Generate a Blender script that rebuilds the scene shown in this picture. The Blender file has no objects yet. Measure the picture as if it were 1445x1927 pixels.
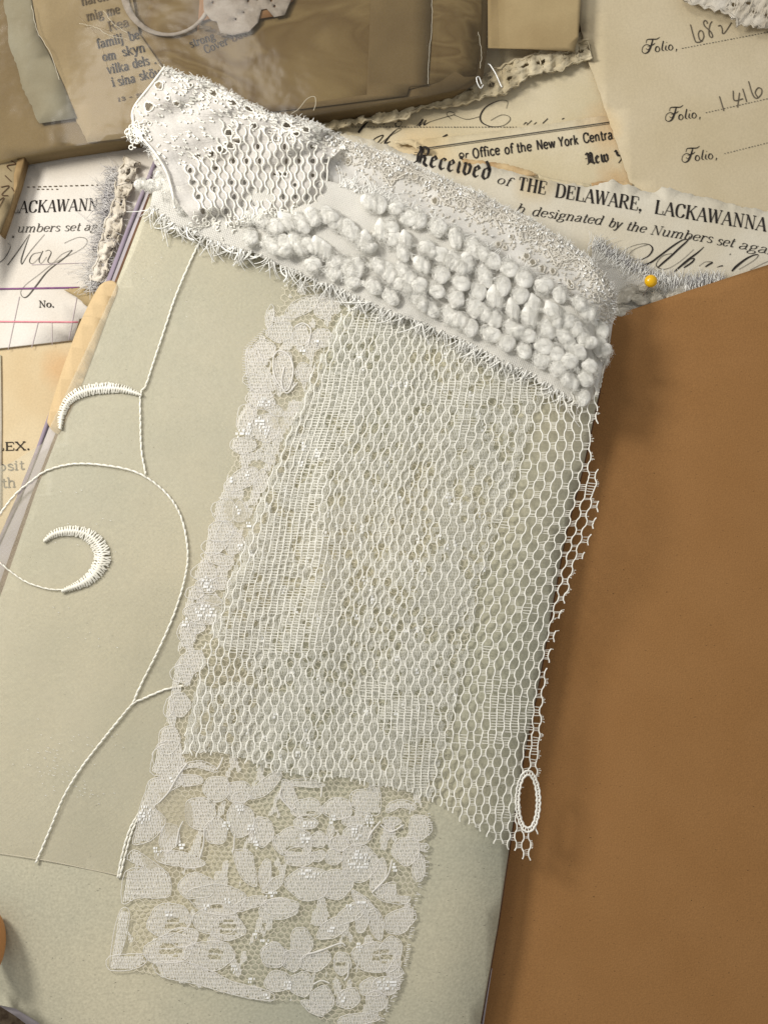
import bpy, math
import numpy as np
from mathutils import Vector
from mathutils.geometry import delaunay_2d_cdt

scene = bpy.context.scene
col = scene.collection
rng = np.random.default_rng(11)

# ------------------------------------------------------------------ camera
TILT = math.radians(8.0)
FOV = math.radians(45.0)
FPX = 963.5 / math.tan(FOV / 2)
DIST = FPX * 0.01
CAM = np.array([0.0, -DIST * math.sin(TILT), DIST * math.cos(TILT)])
cd = bpy.data.cameras.new('camera')
cam = bpy.data.objects.new('camera', cd)
col.objects.link(cam)
cam.location = CAM
cam.rotation_euler = (TILT, 0, 0)
cd.sensor_fit = 'VERTICAL'
cd.sensor_height = 24.0
cd.lens = 12.0 / math.tan(FOV / 2)
cd.clip_start = 0.1
cd.clip_end = 200.0
scene.camera = cam

# ------------------------------------------------------------------ light (indoor lamps)
w = bpy.data.worlds.new('World')
scene.world = w
w.use_nodes = True
w.node_tree.nodes['Background'].inputs[0].default_value = (1.0, 0.985, 0.95, 1)
w.node_tree.nodes['Background'].inputs[1].default_value = 0.39


def area(name, loc, target, size, energy, colr):
    l = bpy.data.lights.new(name, 'AREA')
    l.shape = 'DISK'
    l.size = size
    l.energy = energy
    l.color = colr
    o = bpy.data.objects.new(name, l)
    col.objects.link(o)
    o.location = loc
    d = Vector(target) - Vector(loc)
    o.rotation_euler = d.to_track_quat('-Z', 'Y').to_euler()
    return o


area('ceiling_lamp', (-18, 9.0, 18.5), (1.5, -1, 0), 6.5, 5700, (1.0, 0.965, 0.90))
area('second_ceiling_lamp', (-9, 19, 24), (0, 0, 0), 7.0, 1700, (1.0, 0.95, 0.88))

scene.view_settings.view_transform = 'Standard'
scene.view_settings.look = 'None'
scene.view_settings.exposure = 0.0
scene.view_settings.gamma = 1.0
scene.cycles.max_bounces = 8
scene.cycles.transparent_max_bounces = 24

# ------------------------------------------------------------------ mapping
ct, st_ = math.cos(TILT), math.sin(TILT)


def P(px, py, z):
    """the point at height z that the camera sees at photo pixel px, py"""
    px = np.asarray(px, float)
    py = np.asarray(py, float)
    z = np.asarray(z, float)
    X = (px - 722.5) / FPX
    Y = -(py - 963.5) / FPX
    dy = Y * ct + st_
    dz = Y * st_ - ct
    s = (z - CAM[2]) / dz
    return np.stack(np.broadcast_arrays(CAM[0] + s * X, CAM[1] + s * dy, CAM[2] + s * dz), -1)


def wav(x, y, s, seed):
    r = np.random.default_rng(seed)
    x = np.asarray(x, float)
    y = np.asarray(y, float)
    out = 0
    for k in range(6):
        a = r.uniform(0, math.pi)
        ph = r.uniform(0, 6.28)
        sc = s * r.uniform(0.6, 1.7)
        out = out + np.sin(6.283 * (x * math.cos(a) + y * math.sin(a)) / sc + ph)
    return out / 3.0


def inside(px, py, poly):
    px = np.asarray(px, float)
    py = np.asarray(py, float)
    res = np.zeros(px.shape, bool)
    n = len(poly)
    for i in range(n):
        x1, y1 = poly[i]
        x2, y2 = poly[(i + 1) % n]
        if y1 == y2:
            continue
        c = ((y1 > py) != (y2 > py)) & (px < (x2 - x1) * (py - y1) / (y2 - y1) + x1)
        res ^= c
    return res


def smooth(pts, n=8, closed=False):
    """Catmull-Rom through pts (rows of any length)"""
    p = np.asarray(pts, float)
    if len(p) < 3:
        t = np.linspace(0, 1, n + 1)[:, None]
        return p[0] * (1 - t) + p[-1] * t
    if closed:
        q = np.vstack([p[-1], p, p[0], p[1]])
    else:
        q = np.vstack([2 * p[0] - p[1], p, 2 * p[-1] - p[-2]])
    out = []
    t = np.linspace(0, 1, n, endpoint=False)[:, None]
    for i in range(len(q) - 3):
        a, b, c, d = q[i:i + 4]
        out.append(0.5 * ((2 * b) + (c - a) * t + (2 * a - 5 * b + 4 * c - d) * t ** 2 + (3 * b - a - 3 * c + d) * t ** 3))
    if not closed:
        out.append(q[-2][None])
    return np.vstack(out)


def resample(pts, step):
    p = np.asarray(pts, float)
    d = np.r_[0, np.cumsum(np.linalg.norm(np.diff(p[:, :2], axis=0), axis=1))]
    n = max(2, int(d[-1] / step) + 1)
    s = np.linspace(0, d[-1], n)
    return np.stack([np.interp(s, d, p[:, k]) for k in range(p.shape[1])], -1)


# ------------------------------------------------------------------ materials
def lin(c):
    out = []
    for v in c:
        v = v / 255.0
        out.append(v / 12.92 if v <= 0.04045 else ((v + 0.055) / 1.055) ** 2.4)
    return tuple(out) + (1.0,)


def material(name, rgb, rgb2=None, scale=1.5, rough=0.85, fine=0.0, fine_scale=60.0, bump=0.0,
             bump_scale=40.0, alpha=1.0, weave=None, fleck=0.0, spec=0.25, sheen=0.0, marble=None,
             detail=6.0, stretch=None, trans=0.0, stain=None):
    m = bpy.data.materials.new(name)
    m.use_nodes = True
    nt = m.node_tree
    N, L = nt.nodes, nt.links
    bs = N['Principled BSDF']
    bs.inputs['Roughness'].default_value = rough
    bs.inputs['Specular IOR Level'].default_value = spec
    if sheen:
        bs.inputs['Sheen Weight'].default_value = sheen
        bs.inputs['Sheen Roughness'].default_value = 0.6
    tc = N.new('ShaderNodeTexCoord')
    co = tc.outputs['Object']
    if stretch:
        mp = N.new('ShaderNodeMapping')
        mp.inputs['Scale'].default_value = stretch[0]
        mp.inputs['Rotation'].default_value = (0, 0, stretch[1])
        L.new(co, mp.inputs['Vector'])
        cs = mp.outputs[0]
    else:
        cs = co
    base = lin(rgb)
    cur = None

    def mix(a, b, fac, mode='MIX'):
        x = N.new('ShaderNodeMix')
        x.data_type = 'RGBA'
        x.blend_type = mode
        for s, v in ((x.inputs[6], a), (x.inputs[7], b), (x.inputs[0], fac)):
            if isinstance(v, (tuple, float, int)):
                s.default_value = v
            else:
                L.new(v, s)
        return x.outputs[2]

    def noise(sc, det=4.0, vec=None, lo=0.35, hi=0.65):
        n = N.new('ShaderNodeTexNoise')
        n.inputs['Scale'].default_value = sc
        n.inputs['Detail'].default_value = det
        L.new(vec if vec is not None else co, n.inputs['Vector'])
        r = N.new('ShaderNodeMapRange')
        r.inputs[1].default_value = lo
        r.inputs[2].default_value = hi
        L.new(n.outputs['Fac'], r.inputs[0])
        return r.outputs[0], n.outputs['Fac']
    cur = base
    if rgb2:
        f, _ = noise(scale, detail, cs)
        cur = mix(base, lin(rgb2), f)
    if marble:
        wv = N.new('ShaderNodeTexNoise')
        wv.inputs['Scale'].default_value = marble[1]
        wv.inputs['Detail'].default_value = 3
        wv.inputs['Distortion'].default_value = 2.2
        mp2 = N.new('ShaderNodeMapping')
        mp2.inputs['Scale'].default_value = (0.35, 1.3, 1)
        mp2.inputs['Rotation'].default_value = (0, 0, -0.35)
        L.new(co, mp2.inputs['Vector'])
        L.new(mp2.outputs[0], wv.inputs['Vector'])
        cr = N.new('ShaderNodeValToRGB')
        e = cr.color_ramp.elements
        e[0].position = 0.30
        e[0].color = (0, 0, 0, 1)
        e[1].position = 0.46
        e[1].color = (1, 1, 1, 1)
        for ps, v in ((0.51, 0.25), (0.56, 0.85), (0.62, 0.1), (0.7, 0.7)):
            q = e.new(ps)
            q.color = (v, v, v, 1)
        L.new(wv.outputs['Fac'], cr.inputs[0])
        cur = mix(cur, lin(marble[0]), cr.outputs[0])
    if stain:
        for (sx, sy, sr, sc_, amt) in stain:      # world-plane stains with a ragged edge
            ge = N.new('ShaderNodeNewGeometry')
            vs = N.new('ShaderNodeVectorMath')
            vs.operation = 'DISTANCE'
            L.new(ge.outputs['Position'], vs.inputs[0])
            vs.inputs[1].default_value = tuple(P(sx, sy, 0.1))
            n2, raw = noise(1.6, 4)
            ma = N.new('ShaderNodeMath')
            ma.operation = 'MULTIPLY_ADD'
            L.new(raw, ma.inputs[0])
            ma.inputs[1].default_value = sr * 1.1
            L.new(vs.outputs['Value'], ma.inputs[2])
            r = N.new('ShaderNodeMapRange')
            r.inputs[1].default_value = sr * 0.9
            r.inputs[2].default_value = sr * 1.6
            r.inputs[3].default_value = amt
            r.inputs[4].default_value = 0
            L.new(ma.outputs[0], r.inputs[0])
            cur = mix(cur, lin(sc_), r.outputs[0])
    if fine:
        f, _ = noise(fine_scale, 3, None, 0.3, 0.7)
        g = mix((1 - fine,) * 3 + (1,), (1 + fine * 0.6,) * 3 + (1,), f)
        cur = mix(cur, g, 1.0, 'MULTIPLY')
    if fleck:
        n = N.new('ShaderNodeTexNoise')
        n.inputs['Scale'].default_value = 13
        n.inputs['Detail'].default_value = 2
        mp3 = N.new('ShaderNodeMapping')
        mp3.inputs['Scale'].default_value = (1.0, 2.6, 1)
        mp3.inputs['Rotation'].default_value = (0, 0, 0.6)
        L.new(co, mp3.inputs['Vector'])
        L.new(mp3.outputs[0], n.inputs['Vector'])
        r = N.new('ShaderNodeMapRange')
        r.inputs[1].default_value = 0.715
        r.inputs[2].default_value = 0.76
        r.inputs[4].default_value = fleck
        L.new(n.outputs['Fac'], r.inputs[0])
        cur = mix(cur, lin(tuple(int(v * 0.55) for v in rgb)), r.outputs[0])
    if isinstance(cur, tuple):
        bs.inputs['Base Color'].default_value = cur
    else:
        L.new(cur, bs.inputs['Base Color'])
    hgt = None
    if bump:
        n = N.new('ShaderNodeTexNoise')
        n.inputs['Scale'].default_value = bump_scale
        n.inputs['Detail'].default_value = 4
        L.new(cs, n.inputs['Vector'])
        hgt = n.outputs['Fac']
    wfac = None
    if weave:
        hs = []
        for k, rot in enumerate((weave[1], weave[1] + math.pi / 2)):
            mpw = N.new('ShaderNodeMapping')
            mpw.inputs['Rotation'].default_value = (0, 0, rot)
            L.new(co, mpw.inputs['Vector'])
            wt = N.new('ShaderNodeTexWave')
            wt.inputs['Scale'].default_value = weave[0]
            wt.inputs['Distortion'].default_value = 1.2
            wt.inputs['Detail'].default_value = 1.5
            wt.inputs['Detail Scale'].default_value = 1.0
            L.new(mpw.outputs[0], wt.inputs['Vector'])
            hs.append(wt.outputs['Fac'])
        mx = N.new('ShaderNodeMath')
        mx.operation = 'MAXIMUM'
        L.new(hs[0], mx.inputs[0])
        L.new(hs[1], mx.inputs[1])
        wfac = mx.outputs[0]
        if hgt is None:
            hgt = wfac
        else:
            ad = N.new('ShaderNodeMath')
            ad.operation = 'ADD'
            L.new(hgt, ad.inputs[0])
            L.new(wfac, ad.inputs[1])
            hgt = ad.outputs[0]
    if hgt is not None:
        b = N.new('ShaderNodeBump')
        b.inputs['Strength'].default_value = bump if bump else 0.4
        b.inputs['Distance'].default_value = 0.02
        L.new(hgt, b.inputs['Height'])
        L.new(b.outputs[0], bs.inputs['Normal'])
    last = bs.outputs[0]
    out = N['Material Output']
    if trans:
        t = N.new('ShaderNodeBsdfTranslucent')
        t.inputs[0].default_value = base
        ms = N.new('ShaderNodeMixShader')
        ms.inputs[0].default_value = trans
        L.new(last, ms.inputs[1])
        L.new(t.outputs[0], ms.inputs[2])
        last = ms.outputs[0]
    if alpha < 1.0:
        t = N.new('ShaderNodeBsdfTransparent')
        ms = N.new('ShaderNodeMixShader')
        if wfac is not None:
            r = N.new('ShaderNodeMapRange')
            r.inputs[1].default_value = 0.15
            r.inputs[2].default_value = 0.85
            r.inputs[3].default_value = max(0, alpha - 0.3)
            r.inputs[4].default_value = min(1, alpha + 0.2)
            L.new(wfac, r.inputs[0])
            f2, _ = noise(2.2, 5)
            mm = N.new('ShaderNodeMath')
            mm.operation = 'MULTIPLY_ADD'
            L.new(f2, mm.inputs[0])
            mm.inputs[1].default_value = 0.12
            L.new(r.outputs[0], mm.inputs[2])
            L.new(mm.outputs[0], ms.inputs[0])
        else:
            ms.inputs[0].default_value = alpha
        L.new(t.outputs[0], ms.inputs[1])
        L.new(last, ms.inputs[2])
        last = ms.outputs[0]
    L.new(last, out.inputs['Surface'])
    return m


M = {}
M['kraft'] = material('kraft_paper', (160, 117, 71), (156, 113, 67), 0.8, 0.85, 0.13, 42, 0.3, 30, fleck=1.0)
M['cover'] = material('cream_cover', (203, 196, 171), (180, 179, 160), 0.26, 0.42, 0.13, 22, 0.3, 20, fleck=0.9, detail=5)
M['lavender'] = material('lavender_paper', (176, 168, 172), (186, 179, 182), 1.0, 0.6, 0.05, 30)
M['lavender_edge'] = material('lavender_edge', (148, 136, 150), None, 1, 0.7)
M['gap_shadow'] = material('gap_shadow', (112, 84, 62), (88, 62, 45), 3, 0.8)  # dark brown that paints the shade in the gap below the cover
M['peach'] = material('peach_paper', (206, 180, 138), (200, 174, 132), 1.2, 0.7, 0.06, 30, 0.2, 30)
M['paper_white'] = material('aged_white_paper', (224, 217, 200), (214, 205, 184), 0.7, 0.85, 0.05, 30, 0.25, 20,
                            stain=[(1010, 345, .5, (206, 180, 130), .4), (870, 310, .3, (196, 164, 110), .5)])
M['paper_cool'] = material('white_receipt_paper', (222, 217, 209), (210, 202, 190), 0.6, 0.85, 0.05, 30, 0.25, 20)
M['paper_cream'] = material('cream_letter_paper', (220, 208, 180), (208, 194, 160), 0.6, 0.85, 0.06, 30, 0.25, 20,
                            stain=[(1150, 235, .7, (208, 170, 118), .5), (800, 280, .8, (222, 190, 134), .4),
                                   (1165, 330, .5, (198, 158, 104), .6)])
M['paper_folio'] = material('folio_paper', (211, 197, 168), (201, 186, 154), 0.5, 0.85, 0.06, 28, 0.25, 18,
                            stain=[(1130, 230, .5, (218, 188, 136), .4)])
M['paper_card'] = material('tan_card', (200, 178, 140), (210, 193, 159), 0.5, 0.85, 0.06, 28, 0.2, 18,
                           stain=[(110, 690, .5, (202, 164, 118), .7)])
M['paper_old'] = material('old_book_paper', (160, 144, 113), (146, 130, 100), 0.8, 0.85, 0.06, 30, 0.25, 15)
M['paper_brown'] = material('brown_marbled_paper', (136, 118, 82), None, 1, 0.85, 0.06, 30, marble=((108, 89, 58), 0.42))
M['paper_blue'] = material('greyish_tissue', (148, 144, 126), (136, 129, 108), 1.0, 0.8, 0.05, 30)
M['paper_tan'] = material('tan_square_paper', (176, 156, 117), (160, 139, 101), 0.7, 0.8, 0.05, 30)
M['torn_brown'] = material('torn_paper_edge', (216, 190, 146), (176, 142, 100), 2.5, 0.9, 0.08, 30)
M['lining'] = material('net_lining_cloth', (226, 219, 206), (206, 198, 182), 2.0, 0.8, 0.1, 30, alpha=0.85)
M['packet'] = material('packet_board', (128, 111, 79), (114, 97, 68), 0.7, 0.85, 0.07, 25)
M['packet_side'] = material('packet_side', (128, 104, 70), (158, 134, 96), 2.0, 0.8)
M['card_orange'] = material('terracotta_print', (160, 118, 82), (140, 112, 78), 1.0, 0.7)
M['table'] = material('speckled_table', (140, 122, 98), (96, 78, 60), 9.0, 0.7)
M['ink'] = material('black_ink', (38, 34, 32), (58, 52, 48), 8, 0.7)
M['ink_faded'] = material('faded_ink', (92, 80, 64), (110, 96, 76), 8, 0.7)
M['ink_brown'] = material('brown_ink', (92, 66, 44), (74, 52, 36), 8, 0.7)
M['pencil'] = material('pencil_line', (92, 84, 72), (112, 102, 86), 9, 0.6)
M['ink_grey'] = material('grey_ink', (112, 108, 100), (84, 80, 74), 8, 0.7)
M['line_purple'] = material('purple_rule', (118, 76, 122), (140, 92, 132), 6, 0.7)
M['line_pink'] = material('pink_rule', (214, 130, 144), (226, 152, 160), 6, 0.7)
M['line_pale'] = material('pale_rule', (196, 182, 186), None, 6, 0.7)
M['net'] = material('net_thread', (240, 233, 216), (232, 225, 206), 3, 0.6, trans=0.35)
M['knit'] = material('knit_thread', (255, 252, 248), (248, 246, 241), 2, 0.35, spec=0.6, trans=0.12, alpha=0.72)
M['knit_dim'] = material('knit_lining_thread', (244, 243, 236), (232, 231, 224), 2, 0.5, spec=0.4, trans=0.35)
M['glint'] = material('glint_white', (255, 255, 253), None, 1, 0.2, spec=1.0)  # glossy white, also used for glints drawn on film and cloth
M['mesh_thread'] = material('mesh_thread', (252, 250, 242), (247, 244, 234), 3, 0.55, 0.05, 40, spec=0.4)
M['rung'] = material('fine_rung_thread', (246, 244, 235), None, 3, 0.6, trans=0.35)
M['wool'] = material('white_boucle_wool', (248, 246, 240), (240, 238, 230), 2.0, 0.95, 0.04, 30, 0.45, 10,
                     stretch=((1, 5, 1), 0.5))
M['wool_old'] = material('offwhite_boucle', (222, 217, 204), (205, 198, 182), 2.0, 0.95, 0, 60, 0.6, 9, sheen=0.3)
M['weave'] = material('white_woven_cloth', (244, 241, 233), (236, 233, 225), 1.5, 0.9, 0.07, 40, 0.5, 25, weave=(9, 0.35), trans=0.2)
M['fringe'] = material('white_fringe_thread', (252, 251, 246), (246, 245, 240), 3, 0.7)
M['tulle'] = material('sheer_tulle', (244, 242, 237), (236, 233, 227), 1.2, 0.5, 0, 60, 0.3, 20, alpha=0.66,
                      weave=(16, 0.4), spec=0.5)
M['tulle_thread'] = material('tulle_embroidery', (244, 240, 230), (234, 228, 216), 3, 0.35, spec=0.7, trans=0.25)
M['fold'] = material('gathered_lace_cloth', (234, 230, 224), (222, 217, 210), 1.6, 0.75, 0.08, 30, 0.5, 14, alpha=0.84,
                     weave=(14, 0.1))
M['organza'] = material('sheer_organza', (226, 217, 192), (212, 205, 180), 0.4, 0.3, 0, 60, 0, 30, alpha=0.18,
                        weave=(14, 0.25), spec=0.8)
M['silk'] = material('silk_stitch_thread', (246, 243, 232), (232, 228, 214), 4, 0.35, spec=0.8)
M['crochet'] = material('old_crochet_lace', (212, 200, 172), (188, 174, 143), 2.2, 0.9, 0.1, 25, 0.6, 12)
M['crochet_white'] = material('white_crochet_lace', (220, 213, 200), (198, 188, 170), 2.2, 0.9, 0.1, 25, 0.6, 12)
M['muslin'] = material('grey_muslin_thread', (206, 203, 199), (164, 162, 166), 2.0, 0.85)
M['muslin_pale'] = material('pale_muslin_thread', (228, 225, 220), (206, 202, 200), 2.0, 0.85)
M['doily'] = material('grey_doily', (166, 158, 150), (146, 136, 126), 3.0, 0.85, 0.1, 20)
M['pin'] = material('yellow_glass_pin_head', (242, 188, 12), None, 1, 0.25, spec=0.6)
M['steel'] = material('pin_steel', (120, 110, 100), None, 1, 0.3, spec=0.8)
M['tanknob'] = material('tan_smooth_surface', (196, 138, 82), None, 1, 0.5)

# clear film: transparent with gloss
fm = bpy.data.materials.new('clear_cellophane')
fm.use_nodes = True
nt = fm.node_tree
N_, L_ = nt.nodes, nt.links
N_.remove(N_['Principled BSDF'])
tr = N_.new('ShaderNodeBsdfTransparent')
tr.inputs[0].default_value = (0.90, 0.88, 0.84, 1)
gl = N_.new('ShaderNodeBsdfGlossy')
gl.inputs['Roughness'].default_value = 0.16
df = N_.new('ShaderNodeBsdfDiffuse')
df.inputs[0].default_value = (0.55, 0.54, 0.5, 1)
m1 = N_.new('ShaderNodeMixShader')
m1.inputs[0].default_value = 0.014
m2 = N_.new('ShaderNodeMixShader')
m2.inputs[0].default_value = 0.02
bn = N_.new('ShaderNodeTexNoise')
bn.inputs['Scale'].default_value = 0.9
bn.inputs['Detail'].default_value = 3
bp = N_.new('ShaderNodeBump')
bp.inputs['Strength'].default_value = 0.4
bp.inputs['Distance'].default_value = 0.10
tcc = N_.new('ShaderNodeTexCoord')
L_.new(tcc.outputs['Object'], bn.inputs['Vector'])
L_.new(bn.outputs['Fac'], bp.inputs['Height'])
L_.new(bp.outputs[0], gl.inputs['Normal'])
L_.new(tr.outputs[0], m1.inputs[1])
L_.new(gl.outputs[0], m1.inputs[2])
L_.new(m1.outputs[0], m2.inputs[1])
L_.new(df.outputs[0], m2.inputs[2])
L_.new(m2.outputs[0], N_['Material Output'].inputs['Surface'])
M['film'] = fm


# ------------------------------------------------------------------ object helpers
def root_of(o):
    while o.parent:
        o = o.parent
    return o


def thing(name, label, cat, loc, group=None):
    o = bpy.data.objects.new(name, None)
    col.objects.link(o)
    o.location = loc
    o.empty_display_size = 0.2
    o['label'] = label
    o['category'] = cat
    if group:
        o['group'] = group
    return o


def mesh_from(name, V, F, smooth_=True):
    me = bpy.data.meshes.new(name)
    V = np.asarray(V, np.float32)
    F = np.asarray(F, np.int32)
    k = F.shape[1]
    me.vertices.add(len(V))
    me.vertices.foreach_set('co', V.ravel())
    me.loops.add(F.size)
    me.loops.foreach_set('vertex_index', F.ravel())
    me.polygons.add(len(F))
    me.polygons.foreach_set('loop_start', np.arange(0, F.size, k, dtype=np.int32))
    me.polygons.foreach_set('loop_total', np.full(len(F), k, np.int32))
    if smooth_:
        me.polygons.foreach_set('use_smooth', np.ones(len(F), bool))
    me.update(calc_edges=True)
    return me


def obj(name, VF, mat, parent=None, label=None, cat=None, kind=None, smooth_=True):
    V, F = VF
    V = np.asarray(V, float)
    if parent is not None:
        L0 = np.array(root_of(parent).location)
    else:
        L0 = V.mean(0)
        L0[2] = V[:, 2].min()
    me = mesh_from(name, V - L0, F, smooth_)
    me.materials.append(M[mat] if isinstance(mat, str) else mat)
    o = bpy.data.objects.new(name, me)
    col.objects.link(o)
    if parent is not None:
        o.parent = parent
    else:
        o.location = L0
    if label:
        o['label'] = label
    if cat:
        o['category'] = cat
    if kind:
        o['kind'] = kind
    return o


def join(parts):
    Vs, Fs, n = [], [], 0
    for V, F in parts:
        if len(V) == 0:
            continue
        Vs.append(V)
        Fs.append(np.asarray(F) + n)
        n += len(V)
    return np.vstack(Vs), np.vstack(Fs)


def tube(pts, r, sides=5):
    p = np.asarray(pts, float)
    n = len(p)
    r = np.broadcast_to(np.asarray(r, float), (n,))
    t = np.gradient(p, axis=0)
    t /= np.linalg.norm(t, axis=1)[:, None] + 1e-9
    up = np.array([0, 0, 1.0])
    s = np.cross(t, up)
    ln = np.linalg.norm(s, axis=1)
    s[ln < 1e-3] = (1, 0, 0)
    s /= np.linalg.norm(s, axis=1)[:, None]
    u = np.cross(s, t)
    a = np.arange(sides) * 2 * math.pi / sides
    V = p[:, None] + r[:, None, None] * (np.cos(a)[None, :, None] * s[:, None] + np.sin(a)[None, :, None] * u[:, None])
    V = V.reshape(-1, 3)
    i = np.arange(n - 1)[:, None] * sides
    k = np.arange(sides)[None]
    k2 = (k + 1) % sides
    F = np.stack([i + k, i + sides + k, i + sides + k2, i + k2], -1).reshape(-1, 4)
    return V, F


def segs(A, B, r, sides=3, flat_=1.0):
    A = np.asarray(A, float)
    B = np.asarray(B, float)
    n = len(A)
    if n == 0:
        return np.zeros((0, 3)), np.zeros((0, 4), int)
    r = np.broadcast_to(np.asarray(r, float), (n,))
    t = B - A
    t /= np.linalg.norm(t, axis=1)[:, None] + 1e-9
    s = np.cross(t, np.array([0, 0, 1.0]))
    ln = np.linalg.norm(s, axis=1)
    s[ln < 1e-3] = (1, 0, 0)
    s /= np.linalg.norm(s, axis=1)[:, None]
    u = np.cross(s, t)
    a = np.arange(sides) * 2 * math.pi / sides + math.pi / 2
    ring = r[:, None, None] * (np.cos(a)[None, :, None] * s[:, None] + flat_ * np.sin(a)[None, :, None] * u[:, None])
    V = np.stack([A[:, None] + ring, B[:, None] + ring], 1).reshape(-1, 3)
    i = np.arange(n)[:, None] * sides * 2
    k = np.arange(sides)[None]
    k2 = (k + 1) % sides
    F = np.stack([i + k, i + sides + k, i + sides + k2, i + k2], -1).reshape(-1, 4)
    return V, F


def ribs(A, B, r):
    """flat horizontal threads: one quad each"""
    A = np.asarray(A, float)
    B = np.asarray(B, float)
    r = np.broadcast_to(np.asarray(r, float), (len(A),))
    t = B - A
    t /= np.linalg.norm(t, axis=1)[:, None] + 1e-9
    s = np.cross(t, np.array([0, 0, 1.0]))
    s /= np.linalg.norm(s, axis=1)[:, None] + 1e-9
    s = s * r[:, None]
    V = np.stack([A + s, B + s, B - s, A - s], 1).reshape(-1, 3)
    F = np.arange(len(A) * 4).reshape(-1, 4)
    return V, F


def sheet_vf(outline, zf, pitch, holes=(), skew=0.37):
    """triangulated sheet with a clean outline in photo pixels, lifted to zf"""
    out = [tuple(map(float, p[:2])) for p in outline]
    xs = [p[0] for p in out]
    ys = [p[1] for p in out]
    gx = np.arange(min(xs) + pitch * skew, max(xs), pitch)
    gy = np.arange(min(ys) + pitch * skew, max(ys), pitch)
    G = np.stack(np.meshgrid(gx, gy), -1).reshape(-1, 2)
    G = G[inside(G[:, 0], G[:, 1], out)]
    verts = list(out)
    edges = [(i, (i + 1) % len(out)) for i in range(len(out))]
    for h in holes:
        n0 = len(verts)
        verts += [tuple(map(float, p)) for p in h]
        edges += [(n0 + i, n0 + (i + 1) % len(h)) for i in range(len(h))]
        G = G[~inside(G[:, 0], G[:, 1], h)]
    verts += [tuple(g) for g in G]
    r = delaunay_2d_cdt([Vector(v) for v in verts], edges, [], 0, 1e-4)
    v2 = np.array([tuple(v) for v in r[0]])
    F = np.array([f for f in r[2] if len(f) == 3])
    c = v2[F].mean(1)
    keep = inside(c[:, 0], c[:, 1], out)
    for h in holes:
        keep &= ~inside(c[:, 0], c[:, 1], h)
    F = F[keep]
    V = P(v2[:, 0], v2[:, 1], zf(v2[:, 0], v2[:, 1]))
    a, b, d = V[F[:, 0]], V[F[:, 1]], V[F[:, 2]]
    nz = np.cross(b - a, d - a)[:, 2]
    F[nz < 0] = F[nz < 0][:, ::-1]
    return V, F


def sheet(name, outline, zf, pitch, mat, parent=None, thick=0.02, holes=(), label=None, cat=None, kind=None):
    if not callable(zf):
        z0 = zf
        zf = lambda x, y: np.full(np.shape(x), z0, float)
    o = obj(name, sheet_vf(outline, zf, pitch, holes), mat, parent, label, cat, kind)
    if thick:
        md = o.modifiers.new('thickness', 'SOLIDIFY')
        md.thickness = thick
        md.offset = -1
    return o


def torn(pts, step=5, amp=2.5, seed=0):
    """ragged line through pts"""
    r = np.random.default_rng(seed)
    p = resample(np.asarray(pts, float), step)
    d = np.gradient(p, axis=0)
    n = np.stack([-d[:, 1], d[:, 0]], -1)
    n /= np.linalg.norm(n, axis=1)[:, None] + 1e-9
    off = r.normal(0, amp * 0.5, len(p)) + amp * wav(p[:, 0], p[:, 1], 45, seed + 5)
    off[0] = off[-1] = 0
    return [tuple(q) for q in p + n * off[:, None]]


def flat(z, amp=0.012, s=320, seed=3):
    return lambda x, y: z + amp * wav(x, y, s, seed)


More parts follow.
